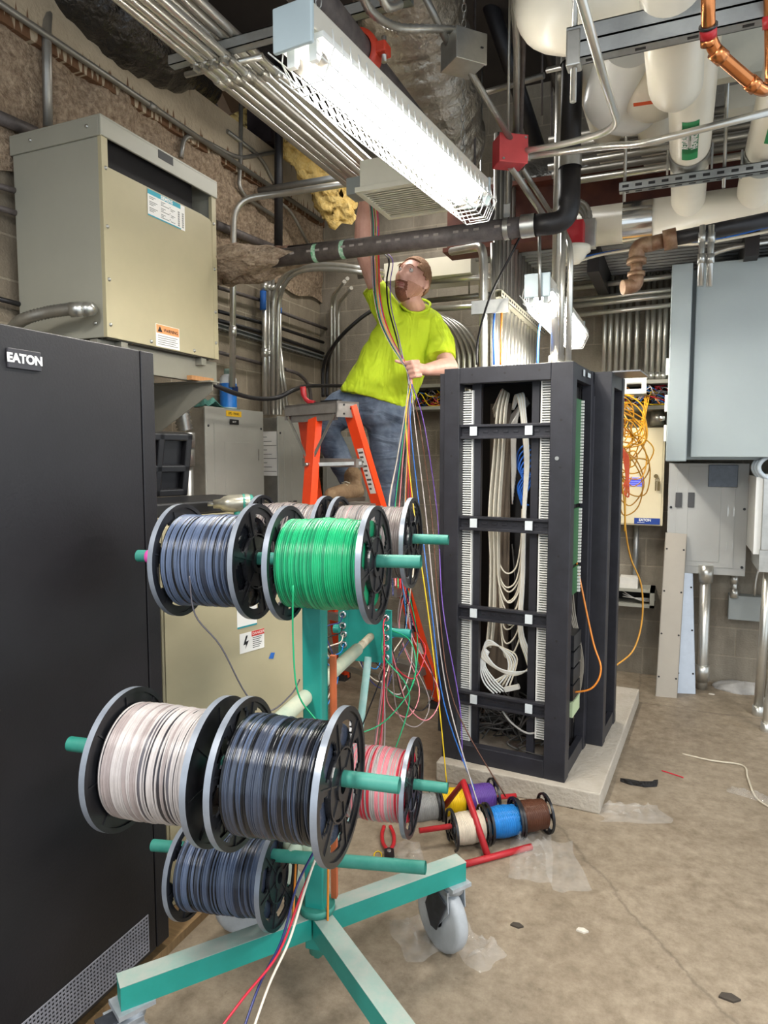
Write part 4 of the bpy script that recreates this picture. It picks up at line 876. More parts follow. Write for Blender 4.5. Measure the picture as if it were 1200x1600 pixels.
for dx in (-.004,.012,.02): mb.box((x+dx,-.025,z-.1),(x+dx+.008,-.022,z-.035))
mb.build('lock_and_keys',mat('brass_dark','7d6c48',.35,.7,.1,20),t)
p=q(1031,664); mb=MB(); mb.cyl(V((p.x-.02,5.21,p.z)),V((p.x-.02,5.21,p.z+.1)),.045); mb.cyl(V((p.x-.02,5.21,p.z+.1)),V((p.x-.02,5.21,p.z+.24)),.038); tag(mb.build('conduit_fitting',GALV),'threaded galvanized fitting on top of the cream box','fitting')
conduit([V((q(993,823).x,5.25,b.z)),V((q(993,823).x,5.25,q(993,915).z))],.018,'grey strut post under the cream box',STRUT,cat='strut')
# shelf box under cream box
a=q(968,918); b2=q(1022,950); M=Mx.Translation((a.x-.1,5.1,b2.z)); Wd=b2.x-a.x+.1; H=a.z-b2.z; t=thing('open_wall_box','open grey wall box with loose cables below the cream box','wall box',M)
mb=MB(); mb.box((0,0,0),(Wd,.2,.02)); mb.box((0,0,H-.02),(Wd,.2,H)); mb.box((Wd-.03,0,0),(Wd,.2,H)); mb.box((0,0,0),(.02,.2,H)); mb.build('shell',mat('shell_grey','9c9a8e',.5,0,.05,8),t); MB().box((.02,.18,.02),(Wd-.03,.19,H-.02)).build('back_panel',DARK,t)
mb=MB(); 
for k in range(3): mb.tube(spline([(.12,.05,.1-.02*k),(.2,.02,.06),(.28,.04,.04+.01*k),(.34,.06,.05)],5),.004,5)
mb.build('loose_cables',GC,t)
MB().box((a.x-.02,5.12,a.z),(a.x+.11,5.24,a.z+.075)).build; o=MB().box((a.x+.0,5.12,a.z),(a.x+.12,5.24,a.z+.075)).build('carton',mat('carton_white','dcd8cf',.6,0,.08,20)); tag(o,'small white carton on top of the open wall box','carton')
# wire trough along the back wall
q=Y_(5.05)
def trough(pxa,pxb,pyt,pyb,label,nw,seed):
    a=q(pxa,pyt); b=q(pxb,pyb); zt=q((pxa+pxb)/2,pyt).z; zb=q((pxa+pxb)/2,pyb).z
    M=Mx.Translation((a.x,5.05,zb)); t=thing('wire_trough',label,'wire trough',M); Wd=b.x-a.x; H=zt-zb
    mb=MB(); mb.box((0,0,0),(Wd,.25,.025)); mb.box((0,0,H-.025),(Wd,.25,H)); mb.build('shell',mat('shell_grey','9c9a8e'),t); MB().box((0,.23,.02),(Wd,.24,H-.02)).build('back_panel',DARK,t)
    rnd=random.Random(seed)
    for n in ('red','white','black','blue','orange','yellow','greydark'):
        w=MB()
        for k in range(nw):
            x=rnd.uniform(0,Wd-.1); L=rnd.uniform(.1,.3); z=rnd.uniform(.04,H*.7); pts=[(min(Wd-.01,max(.01,x+L*u)),rnd.uniform(.02,.2),max(.035,min(H-.04,z+rnd.uniform(-.06,.07)))) for u in (0,.3,.6,1)]
            w.tube(spline(pts,5),.004,5)
        o=w.build('loose_wires',W_[n],t); o['kind']='stuff'
trough(940,1050,594,640,'open wire trough full of colored wires above the cream box',7,5)
trough(636,705,600,640,'open wire trough behind the worker beside the rack',5,9)
M=Mx.Translation(PY(966,616,4.75)); t=thing('cable_tray_bracket','bright slotted metal bracket sticking out above the yellow cables','bracket',M)
mb=MB(); W0=.17; mb.box((.05,0,.004),(W0-.03,.004,.03)); mb.box((.05,0,.07),(W0-.03,.004,.1)); mb.box((0,0,.004),(.05,.004,.1)); mb.box((W0-.03,0,.004),(W0,.004,.1)); mb.box((0,0,0),(W0,.25,.0038))
mb.build('plate',GALV,t)
# rows of vertical conduits
xs=[943,952,962,971,981,993,1009,1018,1028,1037]
for i,x in enumerate(xs):
    p=PY(x,592,5.16); conduit([p,V((p.x,5.16,2.84))],.0155,'%s conduit from the second rack in the row above the wire trough'%ORD[i],group='conduit row above the wire trough',fit=((0,.03),))
for (l,r),lab,rr in ((((880,452),(1052,431)),'uppermost horizontal conduit crossing the conduit row',.018),(((880,472),(1052,452)),'second horizontal conduit down crossing the conduit row',.018),(((880,480),(1052,461)),'third horizontal conduit down crossing the conduit row',.018),(((885,494),(1052,476)),'lowest horizontal conduit crossing the conduit row',.016)):
    a=PY(l[0],l[1],4.98); b=PY(r[0],r[1],4.98); conduit([a+(a-b)*.02,b+(b-a)*.5],rr,lab,group='horizontal conduits on the back wall')
# yellow and orange patch cables at the second rack
rnd=random.Random(21)
cy=PY(985,690,4.45)
for i in range(14):
    c=P(972+rnd.uniform(-10,14),655+rnd.uniform(-15,60),4.1); r=rnd.uniform(.05,.12)
    rr=[r*rnd.uniform(.75,1.3) for _ in range(9)]; pts=[c+RT*(rr[k]*math.cos(k*.9+i))+UP*(rr[k]*1.25*math.sin(k*.9+i)-.012*k)+FW*(.03*math.sin(k*2+i)-.03) for k in range(9)]
    wire(pts,.0042,'yellow patch cable coil in the tangle at the second rack, coil %s'%ORD[i],mat('patch_yellow','d69a1c',.4,0,.1,20),name='patch_cable',cat='cable',k=5,n=6,group='yellow patch cable tangle')
sp=[(962,640),(1000,660),(1008,690),(985,720),(965,715)],[(964,650),(1005,700),(1014,735),(990,760),(968,740)],[(965,700),(995,720),(1006,760),(985,790),(965,775)],[(968,690),(1002,745),(998,790),(975,805),(966,780)],[(966,720),(1012,720),(1010,770),(982,770),(970,730)]
for i,pp in enumerate(sp): wire([P(x,y,4.05+.02*j) for j,(x,y) in enumerate(pp)],.0042,'yellow patch cable drooping in front of the cream box, loop %s'%ORD[i],mat('patch_ochre','b5821f',.4,0,.1,20),name='patch_cable',cat='cable',n=6,group='drooping yellow patch cables')
for i in range(5):
    wire([P(968+2*i,690+i*4,4.0),P(974+2*i,715,4.0),P(978+i,750,4.0),P(965+4*i,765+i*3,4.0),P(958+i,758-i*3,4.0)],.0042,'orange patch cable under the yellow tangle, strand %s'%ORD[i],mat('patch_orange','d6562a',.4,0,.1,20),name='patch_cable',cat='cable',n=6,group='orange patch cables')
for i in range(3): wire([P(1001+i*4,622,5.32),P(1008+i*3,620,4.5),P(1003+i*2,660,4.3),P(998+i*5,690,4.2)],.0035,'thin yellow cable dropping from the wire trough, strand %s'%ORD[i],MATS['patch_yellow'],name='patch_cable',cat='cable',n=5,group='thin yellow drops from the trough')
wire([P(978,760,4.05),P(977,820,4.05),P(985,870,4.1),P(1002,915,4.1),P(1003,970,4.1),P(990,1015,4.05),P(965,1038,3.95),P(950,1046,3.9)],.005,'long orange-yellow cable bowing down beside the second rack',mat('patch_amber','d79a3a',.4,0,.1,20),name='patch_cable',cat='cable',k=8,n=6)
wire([P(962,640,3.95),P(963,700,3.95),P(975,780,3.98),P(976,830,4.0)],.004,'yellow patch cable hanging straight beside the second rack post',MATS['patch_yellow'],name='patch_cable',cat='cable',n=6)
# floor litter
def crumple(name,label,cx,cy,w,h,rot,m,seed,hz=.05,cat='plastic film'):
    c=PZ(cx,cy,0)
    def fn(u,v):
        x=(u-.5)*w; y=(v-.5)*h; e=min(u,1-u,v,1-v)*2
        k=noise.noise(V((u*2.2,v*2.2,seed+5)))*.35
        x*=1+k; y*=1-k*.6
        return V((x,y,.004+hz*min(1,e*3)*abs(noise.fractal(V((u*w*14,v*h*14,seed)),1,2,3))))
    mb=MB(); mb.grid(fn,26,26,True); o=mb.build(name,m); o.location=(c.x,c.y,0.002); o.rotation_euler=(0,0,math.radians(rot)); return tag(o,label,cat)
FILM=mat('clear_film','f4f2ee',.12,0,0,alpha=.13,spec=.9)
crumple('plastic_film','clear plastic film crumpled at the corner of the concrete pad',985,1272,.30,.16,20,FILM,1)
crumple('plastic_film','long clear plastic strip on the floor right of the small reel stand',880,1352,.14,.34,20,FILM,2,.03)
crumple('plastic_film','clear plastic film under the red foot bar of the small reel stand',830,1335,.16,.34,10,FILM,3,.06)
crumple('plastic_film','clear plastic film beside the caster wheel',655,1465,.16,.2,40,FILM,4,.06)
crumple('plastic_film','small clear plastic scrap just beyond the caster wheel',738,1480,.12,.2,60,FILM,6,.06)
crumple('plastic_film','clear plastic film lying behind the pliers',640,1350,.12,.3,30,FILM,7,.04)
crumple('plastic_film','pale plastic strip on the floor at the frame edge beyond the pad',1195,1250,.08,.3,70,FILM,8,.03)
def lumpbag(u,v):
    th=u*2*math.pi; ph=v*math.pi/2; r=1+.18*noise.noise(V((math.cos(th)*2,math.sin(th)*2,v*3))); return V((.2*r*math.cos(th)*math.cos(ph),.11*r*math.sin(th)*math.cos(ph),(.05*math.sin(ph)*r)))
o=MB().grid(lumpbag,32,10).build('sand_bag',mat('bag_white','aaa7a3',.8,0,.08,10,bump=.4,bscale=30)); c=PZ(1166,1084,0); o.location=(c.x,c.y+.08,0); tag(o,'crumpled white bag on the floor below the square junction box','bag')
o=MB().prism([(-.09,.02),(-.05,-.01),(.02,-.025),(.075,-.01),(.09,.03),(.07,.025),(.06,.01),(.0,.0),(-.05,.015)],.018).build('rubber_scrap',mat('rubber','19181a',.5,0,.3,60,bump=.6)); c=PZ(1000,1226,0); o.location=(c.x,c.y,.001); o.rotation_euler=(0,0,.25); tag(o,'black curved rubber scrap lying on the floor beyond the pad','rubber scrap')
wire([PZ(1066,1178,.003),PZ(1110,1188,.006),PZ(1160,1196,.004),PZ(1168,1215,.004),PZ(1180,1245,.004),PZ(1203,1262,.004)],.005,'thin pale cord lying across the floor near the frame edge',mat('pale_cord','c2b8a4',.7,0,.1,20),name='cord',cat='cord')
wire([PZ(1034,1204,.003),PZ(1050,1209,.003),PZ(1068,1215,.003)],.003,'short red wire offcut on the bare floor',W_['red'],name='wire_offcut')
for i,(x,y,s,lab) in enumerate(((808,1447,.022,'dark flat paper scrap on the floor right of the caster'),(910,1455,.02,'small pale torn scrap on the open floor'),(893,1262,.02,'tiny pale paper scrap by the pad front'),(1112,1085,.02,'brown crumb of debris near the leaning covers'),(1140,1560,.03,'dark gritty crumb at the bottom of the open floor'))):
    c=PZ(x,y,0); o=MB().prism([(-s,-s*.4),(s*.3,-s*.6),(s,.0),(s*.2,s*.5),(-s*.7,s*.3)],.006).build('floor_scrap',mat('scrap_%d'%(i%2),('3f3830','cfc8bb')[i%2],.8,0,.2,30)); o.location=(c.x,c.y,0); tag(o,lab,'scrap')
# red stand with small reels
REDP=RED
T0=P(724,1222,2.80); Mr=Mx.Identity(4)
st=thing('reel_stand','red tubular stand on the floor carrying small wire reels','reel stand',Mx.Translation(PZ(762,1340,0)))
b0=PZ(705,1356,.012); b1=PZ(830,1323,.012); MB().cyl(b0,b1,.013,n=12).build('foot_bar',REDP,st,world=True)
bk0=b0+V((-.25,.32,0)); bk1=b1+V((-.25,.32,0))
ca=PZ(762,1338,.012); cbk=P(700,1300,3.06); cbk=V((T0.x+(T0.x-ca.x),T0.y+(T0.y-ca.y),.012))
fr0=cbk+(b0-ca); fr1=cbk+(b1-ca)
MB().cyl(fr0,fr1,.013,n=12).build('foot_bar',REDP,st,world=True)
MB().tube([ca,T0,cbk],.014,12).build('frame_upright',REDP,st,world=True)
rd=(P(840,1271,2.80)-P(662,1297,2.69)).normalized()
fA=P(655,1298,2.69); fB=P(850,1270,2.81); MB().cyl(fA,fB,.011,n=12).build('reel_rod',REDP,st,world=True)
gA=P(665,1258,2.98); gB=P(806,1243,3.08); MB().cyl(gA,gB,.011,n=12).build('reel_rod',REDP,st,world=True)
def small(px,py,pt,m,label,ax,st=2,R=.083,Wd=.125,R0=.06):
    d=pt; c=P(px,py,d); X=ax; M=FR(c,X,V((0,0,1)).cross(X)); return reel(M,R,Wd,R0,.0022,[m],label,(1,),st,seed=px%7+1,group='small wire reels on the red stand',rim=BLK,loose=.4,name='small_wire_reel')
axf=(fB-fA).normalized(); axb=(gB-gA).normalized()
small(731,1293,2.735,W_['ivory'],'small reel of ivory wire on the front rod of the red stand',axf)
small(786,1283,2.77,W_['cyan'],'small reel of sky blue wire on the front rod of the red stand',axf,3)
small(829,1274,2.80,W_['brown'],'small reel of brown wire at the far end of the front rod',axf,3)
small(702,1254,3.0,W_['yellow'],'small reel of yellow wire on the back rod of the red stand',axb,3)
small(749,1247,3.04,W_['purple'],'small reel of purple wire on the back rod of the red stand',axb,3)
small(662,1262,2.96,W_['grey'],'small reel of grey wire at the pink reel end of the red stand',axb,4)
# pliers
c=PZ(608,1338,0); M=Mx.Translation(c)@Mx.Rotation(math.radians(115),4,'Z'); t=thing('pliers','red-handled pliers lying on the floor behind the pink reel','pliers',M)
for s in (1,-1): MB().tube(spline([(.02,s*.004,.012),(.07,s*.022,.014),(.14,s*.024,.014),(.2,s*.014,.012)],5),[.008]*15+[.009],8).build('handle',RED,t)
MB().prism([(-.07,-.008),(-.03,-.02),(.02,-.02),(.03,0),(.02,.02),(-.03,.02),(-.07,.008)],.018,Mx.Translation((0,0,.004))).build('jaws',BLK,t,bevel=.003); MB().cyl((0,0,.02),(0,0,.026),.008,n=10).build('rivet',GALV,t)
o=MB().tube([c+RT*(-.045+.016*math.cos(k*.7))+FW*(.03*math.sin(k*.7)+.0)+UP*.004 for k in range(9)],.0025,5,closed=True).build('wire_ring',W_['yellow']); tag(o,'small yellow wire ring lying beside the red pliers','wire')
# ---------------------------------------------------------------- overhead services
# seven conduits running along the room under and over a strut
for i in range(7):
    low=i<4; z=3.155 if low else 3.24; x=PZ(*((310,100),(322,96),(336,92),(352,86),(332,57),(346,53),(361,47))[i],z).x; r=.0175
    lab=('%s conduit from the left wall in the overhead run clipped under the strut' if low else '%s conduit from the left wall lying on top of the overhead strut')%ORD[i if low else i-4]
    conduit([(x,.6,z),(x,3.7+(.05*i if not low else 0),z)],r,lab,EMT,group='overhead conduit run',fit=((0,.62),(0,.25)))
def strut(p,q,label,w=.041,h=.041,slots=True,m=STRUT,up=(0,0,1),sp=.055):
    p=V(p); q=V(q); L=(q-p).length; x=(q-p).normalized(); mb=MB(); u=V(up); y=u.cross(x).normalized(); M=FR(p,x,y)
    mb.box((0,-w/2,-h/2),(L,w/2,-h/2+.003),M); mb.box((0,-w/2,-h/2),(L,-w/2+.003,h/2),M); mb.box((0,w/2-.003,-h/2),(L,w/2,h/2),M); mb.box((0,-w/2,h/2-.003),(L,-w/2+.011,h/2),M); mb.box((0,w/2-.011,h/2-.003),(L,w/2,h/2),M)
    if slots:
        mb.k=1; n=int(L/sp)
        for i in range(n):
            c=(i+.5)*L/n; mb.box((c-.014,-.006,-h/2-.0008),(c+.014,.006,-h/2),M); (mb.box((c-.014,-w/2-.0008,-.006),(c+.014,-w/2,.006),M) if sp<.1 else None)
        mb.k=0
    return tag(mb.build('strut_channel',[m,INK]),label,'strut')
yq=PZ(300,97,3.2).y
a=PZ(268,98,3.2); strut((a.x,a.y,3.2),(a.x+1.05,a.y,3.2),'slotted strut carrying the overhead conduit run',slots=False)
for i in range(4):
    x=PZ(*((310,100),(322,96),(336,92),(352,86))[i],3.155).x; mb=MB(); mb.lathe([(-.012,.021),(.012,.021)],Mx.Translation((x,a.y-.0,3.155))@Mx.Rotation(math.pi/2,4,'Z'),14); mb.cbox((x,a.y-.03,3.135),(.012,.03,.03)); mb.cyl((x-.02,a.y-.04,3.14),(x+.02,a.y-.04,3.14),.006,n=8)
    tag(mb.build('conduit_clamp',GALV),'conduit clamp %s from the left wall under the overhead strut'%ORD[i],'clamp','conduit clamps under the strut')
conduit([(a.x+.03,a.y+.05,3.17),(a.x+.4,a.y+.06,3.17)],.012,'short threaded stub poking out beside the overhead strut')
for i,x in enumerate((.18,.98)): conduit([(a.x+x,a.y,3.2),(a.x+x,a.y,4.3)],.006,('near','far')[i]+' hanger rod of the overhead strut',m=CAST,name='hanger_rod',cat='rod')
# wall-end junction box and supply diffuser
p=P(582,283,4.0); bx0=P(541,305,3.9)
mb=MB(); mb.box((bx0.x,bx0.y,bx0.z),(bx0.x+.10,bx0.y+.12,bx0.z+.09)); o=mb.build('junction_box',mat('box_grey','9aa09f'),bevel=.003); tag(o,'grey pull box where the overhead conduit run ends above the diffuser','junction box')
M=FR(P(553,293,3.6),V((1,0,0)),V((0,1,0)))
pz=P(553,300,3.6).z; c0=PZ(554,301,pz); c1=PZ(598,345,pz); c2=PZ(700,316,pz)
t=thing('air_diffuser','off-white louvered air diffuser above the reaching worker','air diffuser',Mx.Translation((c0.x,c0.y,pz)))
ex=(c2-c1); ey=(c0-c1); Wd=.50; Dp=.45; DIF=mat('diffuser_paint','d9d6c6',.45,0,.04,6)
Md=FR(V((c0.x,c0.y,pz)),V((1,0,0)),V((0,1,0)))
fmb=MB(); 
for A,B in (((0,0),(Wd,.03)),((0,Dp-.03),(Wd,Dp)),((0,.03),(.03,Dp-.03)),((Wd-.03,.03),(Wd,Dp-.03))): fmb.box((A[0],A[1],0),(B[0],B[1],.025),Md)
fmb.box((.02,.02,.03),(Wd-.02,Dp-.02,.16),Md)
fmb.build('frame',DIF,t,world=True,bevel=.002)
for i in range(14):
    y=.035+i*(Dp-.07)/14; s=MB(); s.add([(.03,y,.002),(Wd-.03,y,.002),(Wd-.03,y+.019,.02),(.03,y+.019,.02),(.03,y+.003,.0),(Wd-.03,y+.003,.0),(Wd-.03,y+.022,.018),(.03,y+.022,.018)],[(0,1,2,3),(7,6,5,4),(0,4,5,1),(3,2,6,7)],False,Md); s.build('louver',DIF,t,world=True)
# ducts
def duct_(pts,r,m,label,name='foil_duct'):
    sp=spline(pts,14); rs=[]; mb=MB(); n=40
    mb.tube(sp,[r*(1+.035*math.sin(i*1.9)+.02*math.sin(i*.7)) for i in range(len(sp))],n)
    for k,p in enumerate(mb.v): mb.v[k]=p+V((noise.noise(p*9),noise.noise(p*9+V((5,1,2))),noise.noise(p*8+V((2,7,1)))))*.009
    return tag(mb.build(name,m),label,'duct')
duct_([P(620,-90,3.0),P(648,40,3.3),P(672,150,3.55),P(688,240,3.85)],.235,FOIL,'wrinkled silver foil duct coming down behind the strip light')
duct_([P(20,-120,3.4),P(140,0,3.7),P(235,70,4.1),P(300,120,4.9)],.22,FOILD,'dark foil flexible duct lying above the left wall')
duct_([P(745,330,4.6),P(820,290,4.6),P(900,270,4.75)],.13,FOIL,'small foil duct glimpsed behind the red junction box')
duct_([P(1010,285,4.5),P(1090,270,4.4),P(1200,250,4.2)],.12,FOILD,'dark foil duct behind the white jacketed pipes')
def batt(pts,label,seed):
    mb=MB(); c=V(pts[0]); d=V(pts[1])-c; 
    def fn(u,v):
        th=u*2*math.pi; p=c+d*v; r=.13*(1+.5*noise.noise(V((math.cos(th)*2,math.sin(th)*2,v*6+seed)))); return p+RT*(r*math.cos(th))+UP*(r*math.sin(th))+V((noise.noise(V((u*30,v*30,seed))),noise.noise(V((v*30,u*30,seed))),noise.noise(V((u*25,v*22,seed+3)))))*.03
    mb.grid(fn,36,30); return tag(mb.build('insulation_batt',mat('glass_wool','c09a4a',.95,0,.35,25,bump=.8,bscale=40,c2='e0c684')),label,'insulation')
batt([P(365,140,5.3),P(395,215,5.4)],'torn yellow insulation beside the steel column above the left wall',1)
batt([P(455,195,5.0),P(530,325,5.3)],'torn yellow insulation hanging behind the overhead conduit run',4)
a=P(405,-20,5.2); tag(MB().box((a.x-.12,a.y,2.95+.9),(a.x+.08,a.y+.2,4.3)).build('steel_column',mat('dark_steel','3a3031',.6,.2,.3,9)),'dark steel post above the left wall by the yellow insulation','column')
a=P(380,150,4.9); b=P(470,120,5.6); tag(MB().beam(P(345,158,5.2),P(440,120,5.6),.1,.2).build('timber_blocking',mat('brown_timber','6b5138',.8,0,.2,9)),'brown timber blocking above the left wall','timber')
# black steel main along the room with red coupling
x=-1.03; conduit([(x,.4,2.93),(x,4.0,2.93)],.057,'dark steel sprinkler main running overhead beside the strip light',CAST,name='steel_pipe',cat='pipe',n=20)
yc=PZ(582,82,2.93).y
M=Mx.Translation((x,yc,2.93)); t=thing('grooved_coupling','red grooved coupling on the dark overhead main','pipe coupling',M)
MB().lathe([(-.03,.06),(-.03,.075),(-.018,.078),(.018,.078),(.03,.075),(.03,.06)],Mx.Rotation(math.pi/2,4,'Z'),28).build('clamp_ring',mat('coupling_red','c23a22',.45,0,.1,9),t)
for s in (1,-1):
    MB().cbox((s*.088,0,0),(.04,.055,.035)).build('bolt_pad',MATS['coupling_red'],t,bevel=.005); MB().cyl((s*.092,0,-.04),(s*.092,0,.04),.009,n=8).build('bolt',GALV,t)
# cross pipe with green bands, elbow up
Yp=3.3; q=lambda px,py:PY(px,py,Yp)
a=q(412,407); b=q(838,345); zc=(a.z+b.z)/2
pz_=q(640,377).z
L0=q(405,405).x; L1=q(836,345).x
main=thing('cast_iron_pipe','black cast iron pipe with green bands crossing in front of the raised arm','pipe',Mx.Translation((L0,Yp,pz_)))
MB().cyl((0,0,0),(L1-L0,0,0),.046,n=24).build('pipe_run',CAST,main)
for px in (495,538): 
    x=q(px,395).x-L0; MB().lathe([(-.012,.0468),(.012,.0468)],Mx.Translation((x,0,0)),24).build('green_band',mat('band_green','1d9a5a',.5,0,.3,60,c2='cfe0cf'),main)
mb=MB()
for k in range(26): 
    x=.12+k*(L1-L0-.2)/26; 
    if k%4!=3: mb.box((x,-.0468,-.004),(x+.026,-.0463,.007))
o=mb.build('pipe_stencil',mat('stencil','8d847e',.6,0,.2,90),main); o['kind']='stuff'
e0=V((L1,Yp,pz_)); el=P(880,290,4.35); up1=P(881,150,4.35)
t=main
mb=MB(); mb.tube(fillet([V((L1-.02,Yp,pz_)),V((L1+.15,Yp+.02,pz_)),V((L1+.15,Yp+.02,pz_+.3))],.14,8),.048,20); mb.build('elbow',BLKP,main,world=True)
mb=MB(); mb.lathe([(-.032,.052),(.032,.052)],Mx.Translation((L1-.03,Yp,pz_)),24); mb.build('band_clamp',GALV,main,world=True)
xu=L1+.15
mb=MB(); mb.lathe([(-.032,.052),(.032,.052)],Mx.Translation((xu,Yp+.02,pz_+.27))@Mx.Rotation(math.pi/2,4,'Y'),24); mb.build('band_clamp',GALV,main,world=True)
MB().tube(fillet([(xu,Yp+.02,pz_+.27),(xu,Yp+.02,pz_+.78),(xu-.02,Yp-.3,pz_+1.0),(xu-.05,Yp-1.2,pz_+1.05)],.1),.046,20).build('riser',BLKP,main,world=True)
mb=MB(); mb.lathe([(-.032,.052),(.032,.052)],Mx.Translation((xu,Yp+.02,pz_+.72))@Mx.Rotation(math.pi/2,4,'Y'),24); mb.build('band_clamp',GALV,main,world=True)
xh=q(792,350).x; mb=MB(); mb.lathe([(-.012,.050),(.012,.050)],Mx.Translation((xh,Yp,pz_)),24); mb.cbox((xh,Yp,pz_+.08),(.03,.015,.06)); mb.cyl((xh,Yp,pz_+.1),(xh,Yp,4.3),.006,n=8); tag(mb.build('pipe_hanger',GALV),'ring hanger and rod holding the cast iron pipe near its elbow','pipe hanger')
conduit([PY(436,60,4.3),PY(435,392,4.3)],.03,'thin black vertical pipe dropping to the rusty elbow',BLKP,name='black_pipe',cat='pipe',n=14)
rp=PY(435,395,4.3); mb=MB(); mb.ball(rp,.052); mb.tube([rp,rp+V((.09,0,.005))],.04,14); tag(mb.build('rusty_elbow',mat('rust','5d4536',.9,0,.3,30,bump=.6)),'rusty pipe elbow behind the cast iron pipe','pipe elbow')
conduit([rp+V((.06,0,.005)),PY(590,376,4.3)],.033,'short black pipe behind the raised arm',BLKP,name='black_pipe',cat='pipe',n=14)
# conduits on and near the left wall
def wc(pts,r,lab,m=EMTD,rad=.1,fit=(),X=XL+.06,group=None):
    return conduit([PX(x,y,X) if len(p)==2 else P(x,y,p[2]) for p in pts for x,y in [p[:2]]],r,lab,m,rad,fit=fit,group=group)
conduit([(XL+.08,.2,PX(0,-2,XL+.08).z+.0),(XL+.08,5.2,PX(0,-2,XL+.08).z-.05)],.016,'long thin conduit along the concrete beam above the drips',EMTD,fit=((0,.35),(0,.6)))
wc([(98,14,3.9),(72,14),(75,200)],.022,'conduit hooking over from above down to the transformer top',rad=.15)
wc([(-10,180),(55,208)],.03,'dark conduit on the wall left of the transformer top',CAST)
wc([(336,350),(400,377),(440,392)],.028,'dark conduit on the wall right of the transformer',CAST)
wc([(-10,288),(40,303)],.014,'thin conduit on the wall left of the transformer, upper',CAST); wc([(-10,322),(40,338)],.014,'thin conduit on the wall left of the transformer, lower',CAST); wc([(-10,465),(40,478)],.012,'thin black pipe on the wall just above the black cabinet',BLKP)
wc([(283,247),(287,212),(312,216),(372,248),(440,236),(470,230)],.014,'thin conduit hooking up and running right from the transformer top',rad=.12)
wc([(377,60),(376,252),(373,292),(385,310),(440,345)],.014,'thin conduit kinking down the rough wall behind the hooked conduit',rad=.1)
wc([(355,205),(408,246),(430,290),(448,310)],.014,'thin conduit curving down the rough wall toward the black pipe',rad=.1)
wc([(400,310),(415,300),(455,330),(482,383)],.012,'thin diagonal conduit behind the thin black vertical pipe',EMTD,X=XL+.15)
o=conduit([PX(363,605,-2.7),PX(365,312,-2.7),P(440,303,4.6),P(560,284,4.3)],.02,'conduit rising from the yellow-labelled panel and bending across the ceiling',EMT,.22,fit=((0,.3),))
wc([(405,298,5.0),(560,272,4.6)],.022,'upper horizontal conduit running to the pull box above the diffuser',STRUT)
wc([(340,449),(420,473)],.013,'thin horizontal pipe on the block wall right of the transformer',CAST); wc([(340,486),(430,510),(505,535)],.013,'upper thin black pipe along the block wall',BLKP); wc([(340,500),(430,525),(505,552)],.013,'lower thin black pipe along the block wall',BLKP); wc([(340,550),(415,570)],.013,'thin grey pipe low on the block wall beside the transformer',CAST)
wc([(437,487),(515,516)],.013,'thin pipe on the block wall between the two conduit clusters',CAST)
s0=PX(336,508,XL+.04); s1=PX(545,572,XL+.04); strut(s0,s1,'slotted strut rail fixed along the left block wall',up=(1,0,0))
for i,(x,rr) in enumerate(((414,.02),(421,.014),(427,.014),(438,.014))):
    wc([(x,648),(x-1,432+i)],rr,'%s upright conduit from the transformer in the cluster over the panels'%ORD[i],EMT,X=XL+.1,fit=((0,.93),(0,.45)),group='conduit cluster over the panels')
for i,(x,yb,tx,ty) in enumerate(((426,648,0,0),(432,648,0,0))):
    conduit([PX(426+7*i,648,XL+.13),PX(427+8*i,455+5*i,XL+.13),P(455+4*i,416+6*i,4.9),P(520,412+7*i,4.8),P(600,425+6*i,4.7)],.017,('outer','inner')[i]+' conduit sweeping right from the cluster under the cast iron pipe',EMT,.25)
wc([(434,540),(444,640)],.012,'slanting thin conduit below the wall strut',EMT,X=XL+.12); wc([(438,545),(450,645)],.012,'second slanting thin conduit below the wall strut',EMT,X=XL+.12)
for (x0,y0,y1),lab in (((411,455,484),'blue tape wrapped on the first cluster conduit'),((437,481,490),'blue tape wrapped on the last cluster conduit')):
    a=PX(x0,y0,XL+.1); b=PX(x0,y1,XL+.1); tag(MB().cyl(a,b,.0225 if x0<420 else .0165,n=12).build('tape_wrap',mat('blue_tape','2b6bc0')),lab,'tape')
wc([(445,577),(470,585),(485,605),(487,650)],.014,'dark conduit hooking down behind the ladder top',CAST,X=XL+.08)
for i,(x,yt) in enumerate(((518,465),(523,460),(529,475))):
    conduit([PY(x,640,5.23),PY(x,yt,5.23),P(x+20,yt-25,5.2)],.014,'%s upright conduit from the block wall in the corner cluster'%ORD[i],EMT,.12,group='corner conduit cluster')
for i,(x,) in enumerate(((505,),(511,))):
    wire([PX(x,620,-2.6),PX(x+1,570,-2.6),P(525,535,5.2),P(560,500,5.1),P(590,480,5.1)],.014,('outer','inner')[i]+' black cable looping up behind the worker',BLKP,name='black_cable',cat='cable',n=7)
# lumps of fireproofing where the pipe meets the wall, dark ceiling tangle behind
def lump(u,v):
    th=u*2*math.pi; ph=(v-.5)*math.pi; n=1+.25*noise.fractal(V((math.cos(th)*2,math.sin(th)*2,v*5)),1,2,3); return V((.38*math.cos(th)*math.cos(ph)*n,.2*math.sin(th)*math.cos(ph)*n,.09*math.sin(ph)*n))
p=PY(388,412,3.3); lo=MB().grid(lump,48,20).build('fireproofing_lump',SPRAY); lo.location=p+V((-.16,0,-.1)); lo.scale=(1.25,1,1); tag(lo,'lump of sprayed fireproofing around the end of the cast iron pipe','fireproofing')
